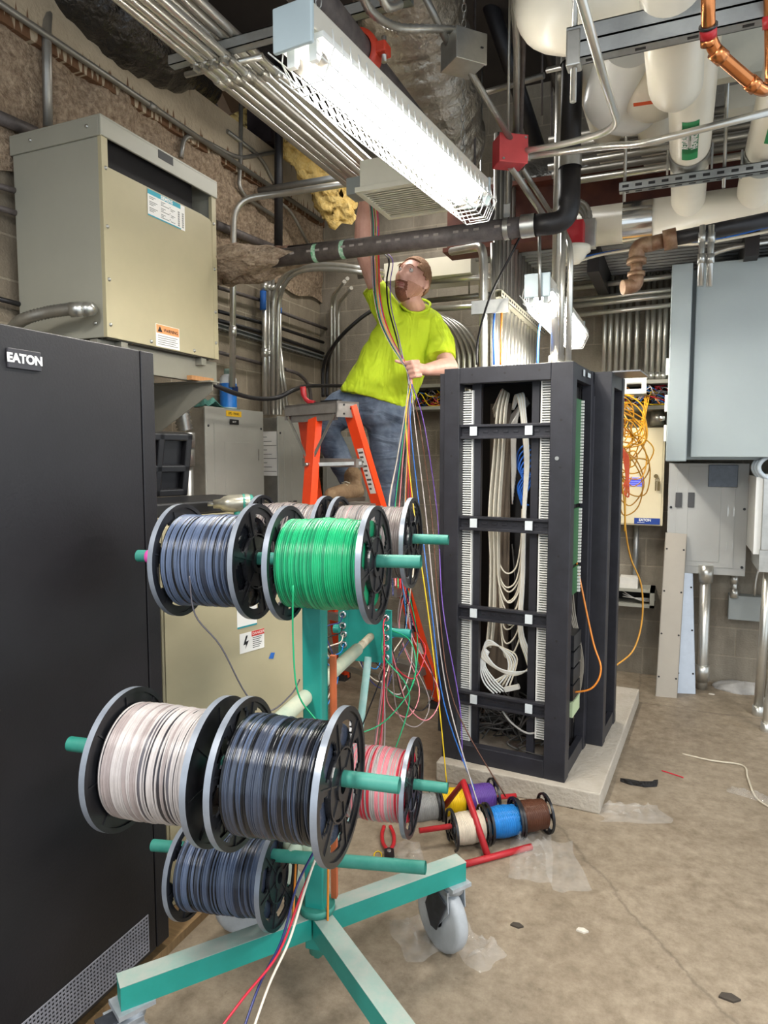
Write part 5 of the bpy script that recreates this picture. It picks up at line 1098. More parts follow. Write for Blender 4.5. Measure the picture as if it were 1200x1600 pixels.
# conduits behind the worker and above the rack
for i in range(5):
    o=9*i; conduit([P(640+o*.3,470-6*i+i*8,5.6),P(690+o,500+2*i,5.4),P(716+9*i,540+3*i,5.3),P(716+9*i,585,5.3),V((P(716+9*i,585,5.3).x,P(716+9*i,585,5.3).y,.9))],.017,'bent conduit turning down behind the rack, %s from the worker'%ORD[i],EMT,.2,group='bent conduits behind the worker')
for i,((x0,y0),(x1,y1),d) in enumerate((((668,418),(770,400),4.9),((668,440),(770,432),4.8),((668,470),(770,460),5.0),((660,484),(800,475),4.75),((560,432),(700,414),5.3))):
    conduit([P(x0,y0,d+.2),P(x1,y1,d-.1)],.02,'overhead cross conduit beside the worker head, %s down'%ORD[i],EMT if i%2 else EMTD,group='cross conduits beside the worker')
    if i in (2,3): mid=(P(x0,y0,d+.2)*.35+P(x1,y1,d-.1)*.65); conduit([mid,V((mid.x,mid.y,4.3))],.006,'thin hanger rod holding the cross conduit %s down beside the worker'%ORD[i],GALV,name='hanger_rod',cat='rod')
for i,(x,yt,r) in enumerate(((756,385,.024),(770,380,.014))):
    d=3.85; conduit([P(x-50,yt+8,4.2),P(x-3,yt,d),P(x,yt+25,d),P(x,585,d),V((P(x,585,d).x,P(x,585,d).y,1.4))] if i==0 else [P(x,yt,d),P(x,585,d),V((P(x,585,d).x,P(x,585,d).y,1.4))],r,('stout','slim')[i]+' upright conduit standing behind the open rack top',EMT,.15)
Xr=-.97
for i in range(13):
    y=3.86+i*.098; conduit([(Xr,y,0),(Xr,y,3.35)],.0185,'%s conduit from the camera in the upright wall of conduits behind the rack'%ORD[i],EMT,group='upright wall of conduits',fit=())
strut((Xr-.03+.06,3.8,P(772,455,3.9).z-.02),(Xr+.03,5.12,P(772,455,3.9).z-.02),'perforated strut rail across the upright wall of conduits',m=mat('cream_strut','d6d2be',.5,.2,.1,9),up=(-1,0,0))
pl_=P(745,470,3.8); mb=MB(); mb.box((pl_.x-.03,pl_.y,pl_.z-.07),(pl_.x+.17,pl_.y+.02,pl_.z)); tag(mb.build('strut_bracket',GALV),'galvanized bracket tying the stout conduit to the conduit wall','bracket')
wire([P(745,570,3.7),P(747,530,3.7),P(765,465,3.6),P(800,395,3.5),P(818,358,3.5)],.006,'thin black cable slanting from the rack top to the pipe',BLKP,name='black_cable',cat='cable')
wire([P(772,570,3.82),P(771,520,3.82),P(774,470,3.85)],.006,'blue wire running up beside the conduit wall',BLC,name='blue_wire',cat='wire'); wire([P(782,570,3.8),P(783,520,3.8),P(784,480,3.85)],.006,'orange wire running up beside the conduit wall',W_['orange'],name='orange_wire',cat='wire')
wire([P(840,570,3.6),P(842,520,3.7),P(850,470,3.8)],.006,'blue wire hanging under the far strip light',BLC,name='blue_wire',cat='wire')
for i,(x,d,r,lab) in enumerate(((869,3.6,.031,'stout upright conduit in front of the far strip light'),(888,3.33,.014,'slim upright conduit beside the far strip light'),(876,3.36,.014,'thin upright conduit tucked behind the stout one'))):
    a=P(x,566,d); top=P(x,(340,385,340)[i],d)
    pts=[V((a.x,a.y,2.012)),V((a.x,a.y,top.z))]
    if i==1: pts+= [P(876,350,d+.3),P(862,330,d+.8)]
    else: pts=[pts[0],V((a.x,a.y,4.3))] if i==0 else pts
    conduit(pts,r,lab,EMT,.1,fit=((0,.02),))
for i,x in enumerate((843,)): conduit([P(x,370,3.37),P(x+.5,470,3.37)],.008,'thin rod hanging in front of the far strip light cap',GALV,name='hanger_rod',cat='rod')
# white jacketed pipes
def jpipe(pts,r,label,rad=.2,m=PVC): return conduit(pts,r,label,m,rad,name='jacketed_pipe',cat='pipe',n=28)
ya=4.09; zA=P(1050,345,3.68).z
hdr=jpipe([(PY(905,355,ya).x-.0,ya,PY(980,348,ya).z),(2.4,ya,PY(980,348,ya).z)],.105,'wide white jacketed header pipe crossing below the green-labelled pipes')
hz=PY(980,348,ya).z
mb=MB(); xx=PY(997,345,ya).x; mb.lathe([(-.075,.108),(.075,.108)],Mx.Translation((xx,ya,hz)),32); tag(mb.build('pipe_band',mat('bright_steel','d5d5d2',.15,.95,.05,4)),'bright metal band around the white header pipe','pipe band')
def labelpipe(px,label,pyl,th0=-2.35,band=True):
    z=2.93; x=PZ(px,235,z).x; r=.082
    M=Mx.Translation((x,1.4,z)); t=thing('jacketed_pipe',label,'pipe',M,'white jacketed pipes')
    pts=fillet([(0,0,0),(0,ya-1.4-.14,0),(0,ya-1.4,-.06),(0,ya-1.4,hz-z)],.13)
    MB().tube(pts,r,28).build('jacket',PVC,t)
    G=mat('label_green','0f8a4a',.5,0,.05,20); y0=PZ(px,pyl[0],z-.08).y-1.4; y1=PZ(px,pyl[1],z-.08).y-1.4
    def strip(y0,y1,rr,a0,a1,name,m):
        mb=MB(); mb.grid(lambda u,v:V((rr*math.cos(a0+(a1-a0)*u),y0+(y1-y0)*v,rr*math.sin(a0+(a1-a0)*u))),10,2); return mb.build(name,m,t)
    a0,a1=-1.95,-1.2
    lb=strip(y0,y1,r+.0012,a0,a1,'green_label',G); strip(y1+.03,y1+.3,r+.0012,a0,a1,'arrow_label',G)
    am=(a0+a1)/2; Mt_=FR((( r+.0022)*math.cos(am),(y0+y1)/2,(r+.0022)*math.sin(am)),(0,-1,0),(1,0,0))
    for k,s in enumerate(('HEATING','RETURN')):
        off=(.017,-.017)[k]; ang=am+off/r*1.0
        text(s,.034,WLAB,lb,M@FR(((r+.002)*math.cos(ang),(y0+y1)/2,(r+.002)*math.sin(ang)),(0,-1,0),(math.sin(ang),0,-math.cos(ang))),.0004,bold=.0006)
    ar=[(-.09,-.012),(.0,-.012),(.0,-.03),(.08,0),(.0,.03),(.0,.012),(-.09,.012)]
    rr=r+.002; mb=MB(); mb.add([(rr*math.cos(am+b_/rr),y1+.165+a_,rr*math.sin(am+b_/rr)) for a_,b_ in ar],[tuple(range(7)),tuple(reversed(range(7)))]); mb.build('arrow_symbol',WLAB,t)
    sad=PZ(px,262,z-.1); 
    mb=MB(); yy=PZ(px,268,z-r).y-1.4; mb.grid(lambda u,v:V(((r+.004)*math.cos(-math.pi*u),yy-.07+.14*v,(r+.004)*math.sin(-math.pi*u))),16,1); mb.box((-r-.012,yy-.02,-r-.01),(-r-.004,yy+.02,.02)); mb.box((r+.004,yy-.02,-r-.01),(r+.012,yy+.02,.02)); mb.build('pipe_saddle',GALV,t)
    return x,yy+1.4
xl,ysd=labelpipe(1078,'white jacketed pipe with green arrow label, left of the two labelled pipes',(249,190))
xr_,_=labelpipe(1196,'white jacketed pipe with green arrow label at the frame edge',(225,150))
zs=2.93-.082-.03
strut((PY(968,291,ysd).x,ysd,zs),(2.6,ysd,zs),'slotted trapeze strut under the green-labelled pipes')
for i,x in enumerate((PY(976,285,ysd).x,xl+.14)): conduit([(x,ysd,zs-.06),(x,ysd,4.3)],.007,('outer','inner')[i]+' hanger rod of the trapeze under the green-labelled pipes',GALV,name='hanger_rod',cat='rod')
jpipe([P(1040,-40,2.0)+V((.5,0,.02)),P(1000,8,2.25),P(868,18,2.3),P(830,40,2.9)+V((0,.2,.3))],.125,'huge white jacketed elbow at the top of the overhead services',.22)
jpipe([P(1048,-60,1.9),P(1056,150,2.45),P(1060,168,2.7)+V((0,.05,.5))],.085,'white jacketed pipe ending in a smooth elbow below the galvanized trapeze',.13)
jpipe([P(985,60,2.6),P(945,165,3.1),P(1000,178,3.2),P(1010,150,3.2)+V((0,.1,.3))],.1,'white jacketed elbow hanging behind the bent conduit',.15,mat('jacket_cool','dfe0de',.28,0,.05,3))
jpipe([P(1000,60,2.7),P(1010,150,3.0),P(1045,140,3.3)],.11,'white plastic-wrapped pipe bundle between the jacketed elbows',.15)
jpipe([P(915,70,3.2),P(960,240,3.9)],.085,'white jacketed pipe receding behind the bent conduit',.1)
jpipe([P(1018,160,3.4),P(1030,245,3.9)],.085,'white jacketed pipe with an orange mark receding beside the labelled pipe',.1)
a=P(998,163,2.95); tag(MB().beam(P(990,164,2.85),P(1032,158,2.85),.012,.004,up=(0,-1,0)).build('orange_mark',mat('tape_orange','d9562a',.5,0,0)),'orange tape mark on the white jacketed elbow','tape')
tag(MB().box((P(1090,60,2.9).x,P(1090,60,2.9).y,P(1090,130,2.9).z),(P(1090,60,2.9).x+.9,P(1090,60,2.9).y+.05,P(1090,20,2.9).z)).build('jacket_sheet',mat('jacket_warm','cfcab8',.4,0,.08,5)),'pale wrapped duct side behind the copper pipe','duct')
tag(MB().box((P(1135,120,3.2).x,P(1135,120,3.2).y,P(1135,172,3.2).z),(P(1135,120,3.2).x+.6,P(1135,120,3.2).y+.1,P(1135,135,3.2).z)).build('jacket_block',PVC),'pale square-ended insulation block behind the copper elbow','insulation')
# double strut trapeze
d=2.1; A_=P(886,88,d); B_=A_+V((1.2,0,0))
strut(A_+V((0,0,.0)),B_+V((0,0,.0)),'lower half of the big galvanized double strut trapeze',h=.045,sp=.13); strut(A_+V((.0,0,.045)),B_+V((0,0,.045)),'upper half of the big galvanized double strut trapeze',h=.045,slots=False)
tag(MB().cbox(A_+V((.02,0,.01)),(.04,.046,.098)).build('strut_end_cap',GALV,bevel=.004),'square galvanized end washer block on the double strut trapeze','bracket')
conduit([A_+V((.02,0,-.13)),A_+V((.02,0,1.2))],.009,'hanger rod passing through the double strut trapeze',GALV,name='hanger_rod',cat='rod')
# copper pipe
cp=[P(1106,-30,1.75),P(1107,72,1.85),P(1188,142,1.9),P(1206,138,1.95),P(1204,-30,1.85)]
t=thing('copper_pipe','bright copper pipe dropping and jogging at the upper frame edge','pipe',Mx.Translation(cp[2]))
MB().tube(fillet(cp,.05),.0165,18).build('pipe_run',COPPER,t,world=True)
for p_,q_ in ((cp[1].lerp(cp[0],.13),cp[1].lerp(cp[0],.02)),(cp[1].lerp(cp[2],.1),cp[1].lerp(cp[2],.28)),(cp[2].lerp(cp[1],.08),cp[2].lerp(cp[1],.22))): MB().cyl(p_,q_,.0195,n=18).build('pipe_fitting',COPPER,t,world=True)
MB().cyl(cp[1].lerp(cp[0],.14),cp[1].lerp(cp[0],.30),.0202,n=14).build('red_clamp',RED,t,world=True); MB().cyl(cp[1].lerp(cp[0],.30),cp[1].lerp(cp[0],.34),.0225,n=14).build('black_collar',BLK,t,world=True); MB().cyl(cp[4].lerp(cp[3],.30),cp[4].lerp(cp[3],.42),.0202,n=14).build('red_clamp',RED,t,world=True)
# red box and its conduits
c=P(796,241,3.0); M=FR(c,RT*.97+FW*.2,UP); t=thing('red_junction_box','red fire alarm junction box hanging on conduits','junction box',M)
MB().box((-.065,-.055,-.03),(.055,.055,.06)).build('box',mat('box_red','a51f2b',.4,0,.1,12),t,bevel=.003); MB().box((-.067,-.057,.056),(.057,.057,.062)).build('cover',mat('box_red_light','c24a4c',.4,0,.1,12),t,bevel=.002)
for x,y in ((-.05,-.045),(.045,.045)): MB().cyl((x,y,.062),(x,y,.066),.005,n=8).build('screw',GALV,t)
conduit([P(812,237,3.0),P(880,226,2.75),P(945,208,2.45),P(966,192,2.3),P(948,140,2.05),P(903,-20,1.7)],.0125,'conduit from the red box sweeping up past the double strut',EMT,.2,fit=((0,.08),))
conduit([P(812,246,3.0),P(960,227,2.8),P(1000,226,2.7),P(1230,168,2.45)],.0135,'conduit from the red box running level across the labelled pipe',EMT,.25,fit=((0,.06),))
conduit([P(806,222,3.03),P(808,60,2.75),P(800,-30,2.6)],.014,'upright conduit rising from the red box, left one',EMTD,.1,fit=((0,.05),)); conduit([P(812,222,3.06),P(818,55,2.8),P(806,-30,2.7)],.012,'upright conduit rising from the red box, darker one',CAST,.1)
conduit([P(798,260,3.0),P(858,350,3.6)],.015,'conduit slanting down from the red box',EMTD,.1); conduit([P(815,262,3.1),P(862,335,3.7)],.012,'slimmer conduit slanting down beside it from the red box',EMTD,.1)
conduit([P(797,-20,2.7),P(793,222,2.95)],.005,'thin rod above the red box',GALV,name='hanger_rod',cat='rod')
# grey box with flex at the foil duct
c=P(724,84,2.6); M=FR(c,RT*.9+FW*.42,UP); t=thing('junction_box','square galvanized junction box hanging beside the foil duct','junction box',M)
MB().box((-.06,-.05,-.06),(.06,.05,.055)).build('box',GALV,t,bevel=.003); MB().box((-.063,-.053,.05),(.063,.053,.058)).build('cover',GALV,t,bevel=.002)
for x,y,z in ((-.04,.051,-.0),(.0,.051,.0),(.04,-.0,.058)): MB().cbox((x,y,z),(.01,.004,.01)).build('knockout',INK,t)
corrugated([P(562,-20,2.2),P(580,18,2.3),P(620,42,2.45),P(680,45,2.55),P(712,48,2.6),P(722,62,2.6)],.0135,'ribbed flexible conduit arching to the square galvanized box',EMT,k=14)
corrugated([P(590,-20,2.3),P(605,10,2.35),P(626,6,2.4)],.0135,'second short ribbed conduit hanging at the top of the foil duct',EMT,k=10)
conduit([P(657,-20,2.5),P(702,72,2.6)],.013,'slanting conduit entering the square galvanized box from above',EMTD); conduit([P(730,104,2.62),P(798,218,2.95)],.013,'slanting conduit from the square galvanized box to the red box',EMTD)
conduit([P(722,155,4.0),P(850,118,3.7)],.016,'dim cross conduit behind the square galvanized box',EMTD); conduit([P(855,110,3.6),P(985,80,3.3)],.014,'bright cross conduit continuing under the huge elbow',EMT)
for i,(x,d) in enumerate(((742,3.6),(847,3.9),(862,4.2))): conduit([P(x,-30,d),P(x,(330,180,240)[i],d)],.006,'dim hanger rod in the dark ceiling space, %s from the foil duct'%ORD[i],CAST,name='hanger_rod',cat='rod')
conduit([P(760,-10,4.4),P(850,260,5.0)],.05,'dark slanting pipe in the ceiling space behind the red box',BLKP,name='black_pipe',cat='pipe',n=14)
conduit([P(860,60,3.9),P(885,160,4.3)],.05,'dark insulated pipe slanting behind the hanger rod',BLKP,name='black_pipe',cat='pipe',n=14)
# bundle of horizontal conduits under white pipes
for i in range(6):
    z=3.045+.046*i; x0=PY(868-6*(i%3),300,3.88).x
    conduit([(x0,3.88,z),(2.6,3.88,z)],.0185,'cross conduit above the header pipe, %s from below in the bank'%ORD[i],EMT if i%2==0 else EMTD,group='bank of cross conduits above the header pipe')
tag(MB().box((P(600,440,5.0).x,P(600,440,5.0).y,P(600,440,5.0).z),(P(752,420,5.0).x,P(600,440,5.0).y+.35,P(600,412,5.0).z)).build('jacket_block',PVC),'pale wrapped duct crossing behind the worker head','duct')
# header steel pipe with brass valve
Y2=3.72; zz_=PY(1030,378,Y2).z
conduit([PY(1000,384,Y2),PY(1250,333,Y2)],.034,'black steel pipe with chalk marks below the white header',BLKP,name='black_pipe',cat='pipe',n=16)
p=PY(1002,384,Y2); mb=MB(); mb.cyl(p+V((.10,0,.012)),p+V((.16,0,.02)),.05,n=8); mb.cyl(p+V((.02,0,.0)),p+V((.10,0,.012)),.036); mb.tube(fillet([p+V((.05,0,.004)),p+V((-.02,0,0)),p+V((-.02,0,-.07))],.045),.038,14); mb.cyl(p+V((-.02,0,-.06)),p+V((-.02,0,-.085)),.047); mb.cyl(p+V((-.02,0,-.085)),p+V((-.02,0,-.13)),.028); mb.cyl(p+V((-.02,0,-.125)),p+V((-.02,0,-.145)),.042); mb.tube(fillet([p+V((-.02,0,-.14)),p+V((-.02,0,-.19)),p+V((-.08,-.03,-.2))],.03),.036,14); tag(mb.build('brass_elbow',mat('old_brass','6e4530',.5,.4,.25,20,c2='9a7f62')),'corroded brass elbow at the end of the black steel pipe','pipe elbow')
for i,x in enumerate((1098,1112)): p=PY(x,352,Y2-.05); conduit([p,p+V((0,0,-.28))],.014,('left','right')[i]+' short connector stem below the black steel pipe',GALV,fit=((0,.2),(0,.55)))
wire([P(880,415,4.2),P(940,398,4.1),P(1000,388,4.0),P(1040,383,3.9),P(1100,380,3.8),P(1210,360,3.7)],.008,'pale cable strung below the black steel pipe',IV,name='pale_cable',cat='cable'); wire([P(880,408,4.2),P(960,392,4.1),P(1040,386,3.95),P(1130,372,3.8),P(1210,352,3.7)],.005,'blue cable strung below the black steel pipe',BLC,name='blue_cable',cat='cable')
conduit([PY(1100,398,4.5)+V((-.02,0,-.02)),PY(1135,388,4.5),PY(1215,375,4.5)],.016,'short conduit entering the top of the big grey enclosure',EMT,.1,fit=((1,.5),))
# smoke detector and flex coil
c=P(897,380,3.6); t=thing('smoke_detector','white smoke detector with red base under the flexible conduit coil','smoke detector',Mx.Translation(c))
dn=Mx.Rotation(math.pi/2,4,'Y')
MB().box((-.05,-.05,-.02),(.05,.05,.1)).build('red_base',RED,t,bevel=.004); MB().lathe([(.02,.05),(.02,.082),(.045,.082),(.055,.065),(.075,.055),(.1,.03),(.103,0)],dn,28).build('detector_head',mat('detector_white','ece6d4',.4,0,.03,9),t)
MB().box((.04,.02,-.02),(.1,.08,.12)).build('side_box',GALV,t,bevel=.003)
c2=P(904,345,3.62); corrugated([c2+RT*(.062*math.cos(k*.55))+UP*(.10*math.sin(k*.55)) +FW*.004*k for k in range(26)],.011,'coil of thin flexible conduit hanging above the smoke detector',EMTD,k=6)
# ---------------------------------------------------------------- ladder
NRt=P(543,652,4.0); FLt=P(470,656,4.35); NRb=P(682,1114,4.29); FLb=P(535,1071,4.84)
NRb.z=0; FLb.z=0
wv=(NRt-FLt); wv.z=0; wv.normalize(); nv=V((wv.y,-wv.x,0)); 
if nv.dot(FW)>0: nv=-nv
ztop=P(500,630,4.1).z
t=thing('step_ladder','orange fiberglass step ladder the worker is standing on','ladder',Mx.Translation((NRb+FLb)*.5))
def rail(p,q,name,wd=.078,th=.032,face=None,m=ORNG,par=None):
    mb=MB(); x=(q-p).normalized(); f=face-x*face.dot(x); f.normalize(); y=f.cross(x); L=(q-p).length; M=FR(p,x,y)   # z of frame = f
    mb.box((0,-wd/2,0),(L,wd/2,.005),M); mb.box((0,-wd/2,-th),(L,-wd/2+.005,0),M); mb.box((0,wd/2-.005,-th),(L,wd/2,0),M); return mb.build(name,m,t,world=True)
FOOT=mat('ladder_foot','2a2727',.7,0,.1,9)
for a,b in ((NRt,NRb),(FLt,FLb)):
    r=rail(a+UP*.06,b+UP*.015,'front_rail',.085,.035,nv); 
    MB().cbox((b.x,b.y,.02),(.09,.09,.04)).build('foot_pad',FOOT,t,world=True)
rt=(NRt+FLt)*.5+nv*.075; rb=P(452,1198,3.55); rb.z=0
rail(rt+UP*.02,rb+UP*.015,'rear_leg',.085,.04,nv); MB().cbox((rb.x,rb.y,.02),(.1,.08,.04)).build('foot_pad',FOOT,t,world=True)
LAD=mat('ladder_cap','8f8a85',.5,.35,.15,16)
Mc=FR(FLt*.5+NRt*.5,wv,nv); Lc2=(NRt-FLt).length; zc=ztop-Mc.translation.z
Mc=FR(V((Mc.translation.x,Mc.translation.y,ztop)),wv,nv)
mb=MB(); 
mb.box((-Lc2/2-.03,-.06,-.012),(Lc2/2+.03,.10,0),Mc) if Mc.to_3x3()[2][2]>0 else mb.box((-Lc2/2-.03,-.06,0),(Lc2/2+.03,.10,.012),Mc)
s=-1 if Mc.to_3x3()[2][2]>0 else 1
def cb(a,b): 
    mb.box((a[0],a[1],min(a[2]*s,b[2]*s)),(b[0],b[1],max(a[2]*s,b[2]*s)),Mc)
cb((-Lc2/2-.03,.09,0),(Lc2/2+.03,.10,.065)); cb((-Lc2/2-.03,-.06,0),(Lc2/2+.03,-.05,.065)); cb((Lc2/2+.02,-.06,0),(Lc2/2+.03,.10,.09)); cb((-Lc2/2-.03,-.06,0),(-Lc2/2-.02,.10,.09)); 
mb.build('top_cap',LAD,t,world=True)
mb=MB(); cb((-Lc2/2+.02,.07,.065),(Lc2/2-.0,.085,.105)); mb.build('cap_brace',LAD,t,world=True)
for x,y,z in ((Lc2/2+.031,-.03,.02),(Lc2/2+.031,.05,.02),(Lc2/2+.031,-.03,.06),(Lc2/2+.031,.05,.07),(Lc2/2+.031,.0,.04)): mb=MB(); mb.cyl(Mc@V((x-.002,y,z*s)),Mc@V((x+.003,y,z*s)),.006,n=8); mb.build('rivet',BLK,t,world=True)
def onr(s): return NRt.lerp(NRb,s),FLt.lerp(FLb,s)
for k,s_ in enumerate((.145,.29,.435,.58,.725,.865)):
    a,b=onr(s_); mb=MB(); mb.beam(b,a,.085,.05); mb.build('tread',LAD,t,world=True)
a,b=onr(.945); mb=MB(); mb.beam(b,a,.03,.03); mb.build('bottom_brace',GALV,t,world=True)
mb=MB(); mb.beam(NRb.lerp(NRt,.03),NRb.lerp(NRt,.12)+ (FLb-NRb)*.35,.02,.012); mb.build('corner_brace',GALV,t,world=True)
jn=rt.lerp(rb,.15)
for e in (-1,1):
    mb=MB(); mb.beam(Mc@V((e*(Lc2/2+.0),.095,.07*s)),jn,.018,.006,up=nv); mb.build('diagonal_brace',GALV,t,world=True)
mb=MB(); mb.beam(jn,onr(.145)[0],.03,.02); mb.build('spreader',GALV,t,world=True)
mb=MB(); mb.cyl(jn+nv*.01,jn+nv*.03,.011,n=8); mb.build('joint_bolt',GALV,t,world=True)
# stickers and logo on the near rail
xr_=((NRb+UP*.015)-(NRt+UP*.06)).normalized(); fz=nv-xr_*nv.dot(xr_); fz.normalize(); yr=fz.cross(xr_)
def rl(s0,s1,w0,w1,m,name,z=.0068):
    L=(NRb-NRt).length; M=FR(NRt+UP*.06,xr_,yr); return MB().box((s0*L,w0,z-.001),(s1*L,w1,z),M).build(name,m,t,world=True),M
o,Mr_=rl(.13,.275,-.02,.032,WLAB,'rail_sticker')
mb=MB(); L=(NRb-NRt).length
for k in range(9): mb.box((L*(.14+.0145*k),-.014,.0068),(L*(.146+.0145*k),.026-.01*(k%3),.0073),Mr_)
mb.build('printed_lines',mat('print_grey','55534f'),o,world=True)
o,Mr_=rl(.62,.75,-.018,.03,INK,'logo_patch')
text('WERNER',.042,WLAB,o,Mr_@FR((L*.685,.006,.0072),(1,0,0),(0,1,0)),.0003,bold=.0008)
o,_=rl(.79,.83,-.02,.03,WLAB,'rail_sticker')
# tools on the ladder cap
p=Mc@V((-Lc2/2+.10,.03,0)); M=Mx.Translation(p)
tt=thing('cutting_tool','red-handled tool standing in the ladder top','hand tool',M)
MB().tube(spline([(.06,0,.012),(.02,0,.02),(-.01,0,.05),(-.02,0,.11)],5),[.014]*11+[.019]*5,8).build('handle',RED,tt); MB().cyl((.05,0,.008),(.14,.0,.008),.008).build('jaw',BLK,tt)
tag(MB().beam(Mc@V((.06,.05,.008*-s)),Mc@V((.2,.03,.008*-s)),.03,.012).build('flat_bar',BLK),'flat black tool lying on the ladder cap','hand tool')
# ---------------------------------------------------------------- the worker
TD=4.5
def cap(mb,pts,n=16):
    """tapered chain of overlapping spheres and tubes, pts=[(point, r)]"""
    for (p,r),(q,s) in zip(pts,pts[1:]): mb.tube([p,q],[r,s],n)
    for p,r in pts: mb.ball(p,r,nu=n,nv=10)
def remesh(o,vox,sm=4,fac=.5):
    m=o.modifiers.new('r','REMESH'); m.mode='VOXEL'; m.voxel_size=vox; m.use_smooth_shade=True
    if sm: k=o.modifiers.new('k','SMOOTH'); k.iterations=sm; k.factor=fac
SKIN=mat('skin','cf9a88',.5,0,.1,18,bump=.08,bscale=300,c2='dfb0a0')
per=thing('person','person in a lime yellow shirt on the ladder, reaching up and gripping wires','person',Mx.Translation(P(600,785,4.4)))
hc=P(645,438,4.36)
def cdir(l,d,z): return (RT*l+FW*d+UP*z).normalized()
hf=cdir(-.50,-.80,.24); hu=cdir(.30,.08,.95); hu=(hu-hf*hu.dot(hf)).normalized(); hs=hf.cross(hu)  # hs = person's right... 
MH=Mx.Translation(hc)@Mx((hs,hf,hu)).transposed().to_4x4()  # local x side, y forward, z up
HS=1.25
def hp(th,ph,off=0):
    # th around z (0 = +x), ph from top
    sx,sy,sz=math.sin(ph)*math.cos(th),math.sin(ph)*math.sin(th),math.cos(ph)
    x=.076*sx; y=.096*sy; z=.112*sz
    if z<-.02:
        k=min(1,(-.02-z)/.09); x*=1-.22*k; y+=.022*k if y>0 else .03*k
        if y>.03: z-=.012*k
    if z>.02: y-=.01*(z/.112)
    def G(cx,cz,wx,wz): return math.exp(-((x-cx)/wx)**2-((z-cz)/wz)**2) if y>0 else 0
    d=0
    d+=.007*G(0,.036,.05,.012)                     # brow
    for s in (-1,1): d+=-.012*G(s*.031,.014,.016,.011)+.006*G(s*.043,-.018,.02,.018)-.004*G(s*.045,-.06,.018,.02)
    d+=.012*G(0,.012,.010,.02)+.024*G(0,-.026,.0115,.014)+.012*G(0,-.012,.010,.014)+.008*G(.012,-.030,.008,.008)+.008*G(-.012,-.030,.008,.008)
    d+=.006*G(0,-.056,.022,.006)+.006*G(0,-.068,.02,.006)-.004*G(0,-.062,.024,.003)
    d+=.010*G(0,-.104,.026,.016)
    y+=d
    n=V((sx/.076,sy/.096,sz/.112)).normalized()
    return (V((x,y,z))+n*off)*HS
def headmesh(off,nu,nv,keep=None,mb=None):
    mb=mb or MB(); pts={}
    o=len(mb.v)
    for j in range(nv+1):
        for i in range(nu): mb.v.append(MH@hp(2*math.pi*i/nu,max(1e-3,math.pi*j/nv),off(2*math.pi*i/nu,math.pi*j/nv) if callable(off) else off))
    for j in range(nv):
        for i in range(nu):
            if keep:
                th=2*math.pi*(i+.5)/nu; ph=math.pi*(j+.5)/nv; l=hp(th,ph)/HS
                if not keep(l): continue
            mb.f.append([o+j*nu+i,o+(j+1)*nu+i,o+(j+1)*nu+(i+1)%nu,o+j*nu+(i+1)%nu]); mb.s.append(True); mb.m.append(0)
    return mb
body=headmesh(0,72,60)
for s in (-1,1):
    body.ball((0,0,0),(.010,.020,.033),MH@Mx.Translation((s*.079*HS,-.012,-.012))@Mx.Rotation(s*.35,4,'Z')@Mx.Rotation(-.2,4,'X'),nu=14,nv=10)
    body.ball((0,0,0),(.007,.010,.010),MH@Mx.Translation((s*.078*HS,-.004,-.042)),nu=10,nv=8)
nb=P(650,487,4.48)
cap(body,[(MH@V((0,-.025,-.05)),.062),(MH@V((0,-.02,-.10)),.062),(nb,.072)])
# torso under the shirt, legs under the jeans
cap(body,[(P(640,510,TD),.12),(P(605,570,TD),.15),(P(592,620,TD),.14)])
LH=P(608,642,4.52); LK=P(602,705,4.5); LA=P(602,850,4.48); RH=P(572,628,4.5); RK=P(500,664,4.52); RA=P(548,750,4.40)
cap(body,[(LH,.10),(LK,.065),(LA,.05)]); cap(body,[(RH,.09),(RK,.06),(RA,.045)])
# raised right arm
sh=P(607,492,4.42); elb=P(571,402,4.34); wr=P(571,312,4.24)
cap(body,[(sh,.058),(P(588,450,4.38),.052),(elb,.052),(P(569,375,4.31),.060),(P(569,350,4.29),.056),(wr,.036)])
hm=P(575,285,4.2); cap(body,[(wr,.034),(hm,.040)])
cap(body,[(hm+RT*.02,.036),(hm-RT*.02,.034)])
fu=(hm-wr).normalized()
for k,(dx,L) in enumerate(((-.033,.075),(-.011,.088),(.011,.084),(.033,.066))):
    b0=hm+fu*.028+RT*dx; cap(body,[(b0,.0105),(b0+fu*L*.5+FW*-.012,.0098),(b0+fu*L*.85+FW*-.04,.0085)],10)
cap(body,[(hm+RT*.03-fu*.01,.013),(hm+RT*.06+fu*.02-FW*.02,.0115),(hm+RT*.062+fu*.055-FW*.03,.0095)],10)
# left arm: elbow out behind the rack, fist on the wires
sl=P(682,515,4.48); el=P(702,574,4.30); wl=P(664,578,4.12)
cap(body,[(P(676,520,4.48),.055),(P(688,546,4.42),.05),(el,.054),(P(690,574,4.25),.052),(wl,.034)])
kn=P(651,576,4.06); cap(body,[(wl,.033),(kn,.036)])
for k in range(4):
    x=653+1.2*k; y=565+7.2*k; cap(body,[(P(x,y,4.055),.0125),(P(x-10+k,y+.5,4.005),.0125),(P(x-19+1.5*k,y+2.5,4.02),.0115),(P(x-18+1.5*k,y+4,4.06),.010)],10)
cap(body,[(P(650,572,4.06),.016),(P(636,567,4.055),.0125),(P(626,566,4.045),.0115),(P(619,564,4.04),.0095)],10)
bo=body.build('body',SKIN,per,world=True); remesh(bo,.0042,2,.4)
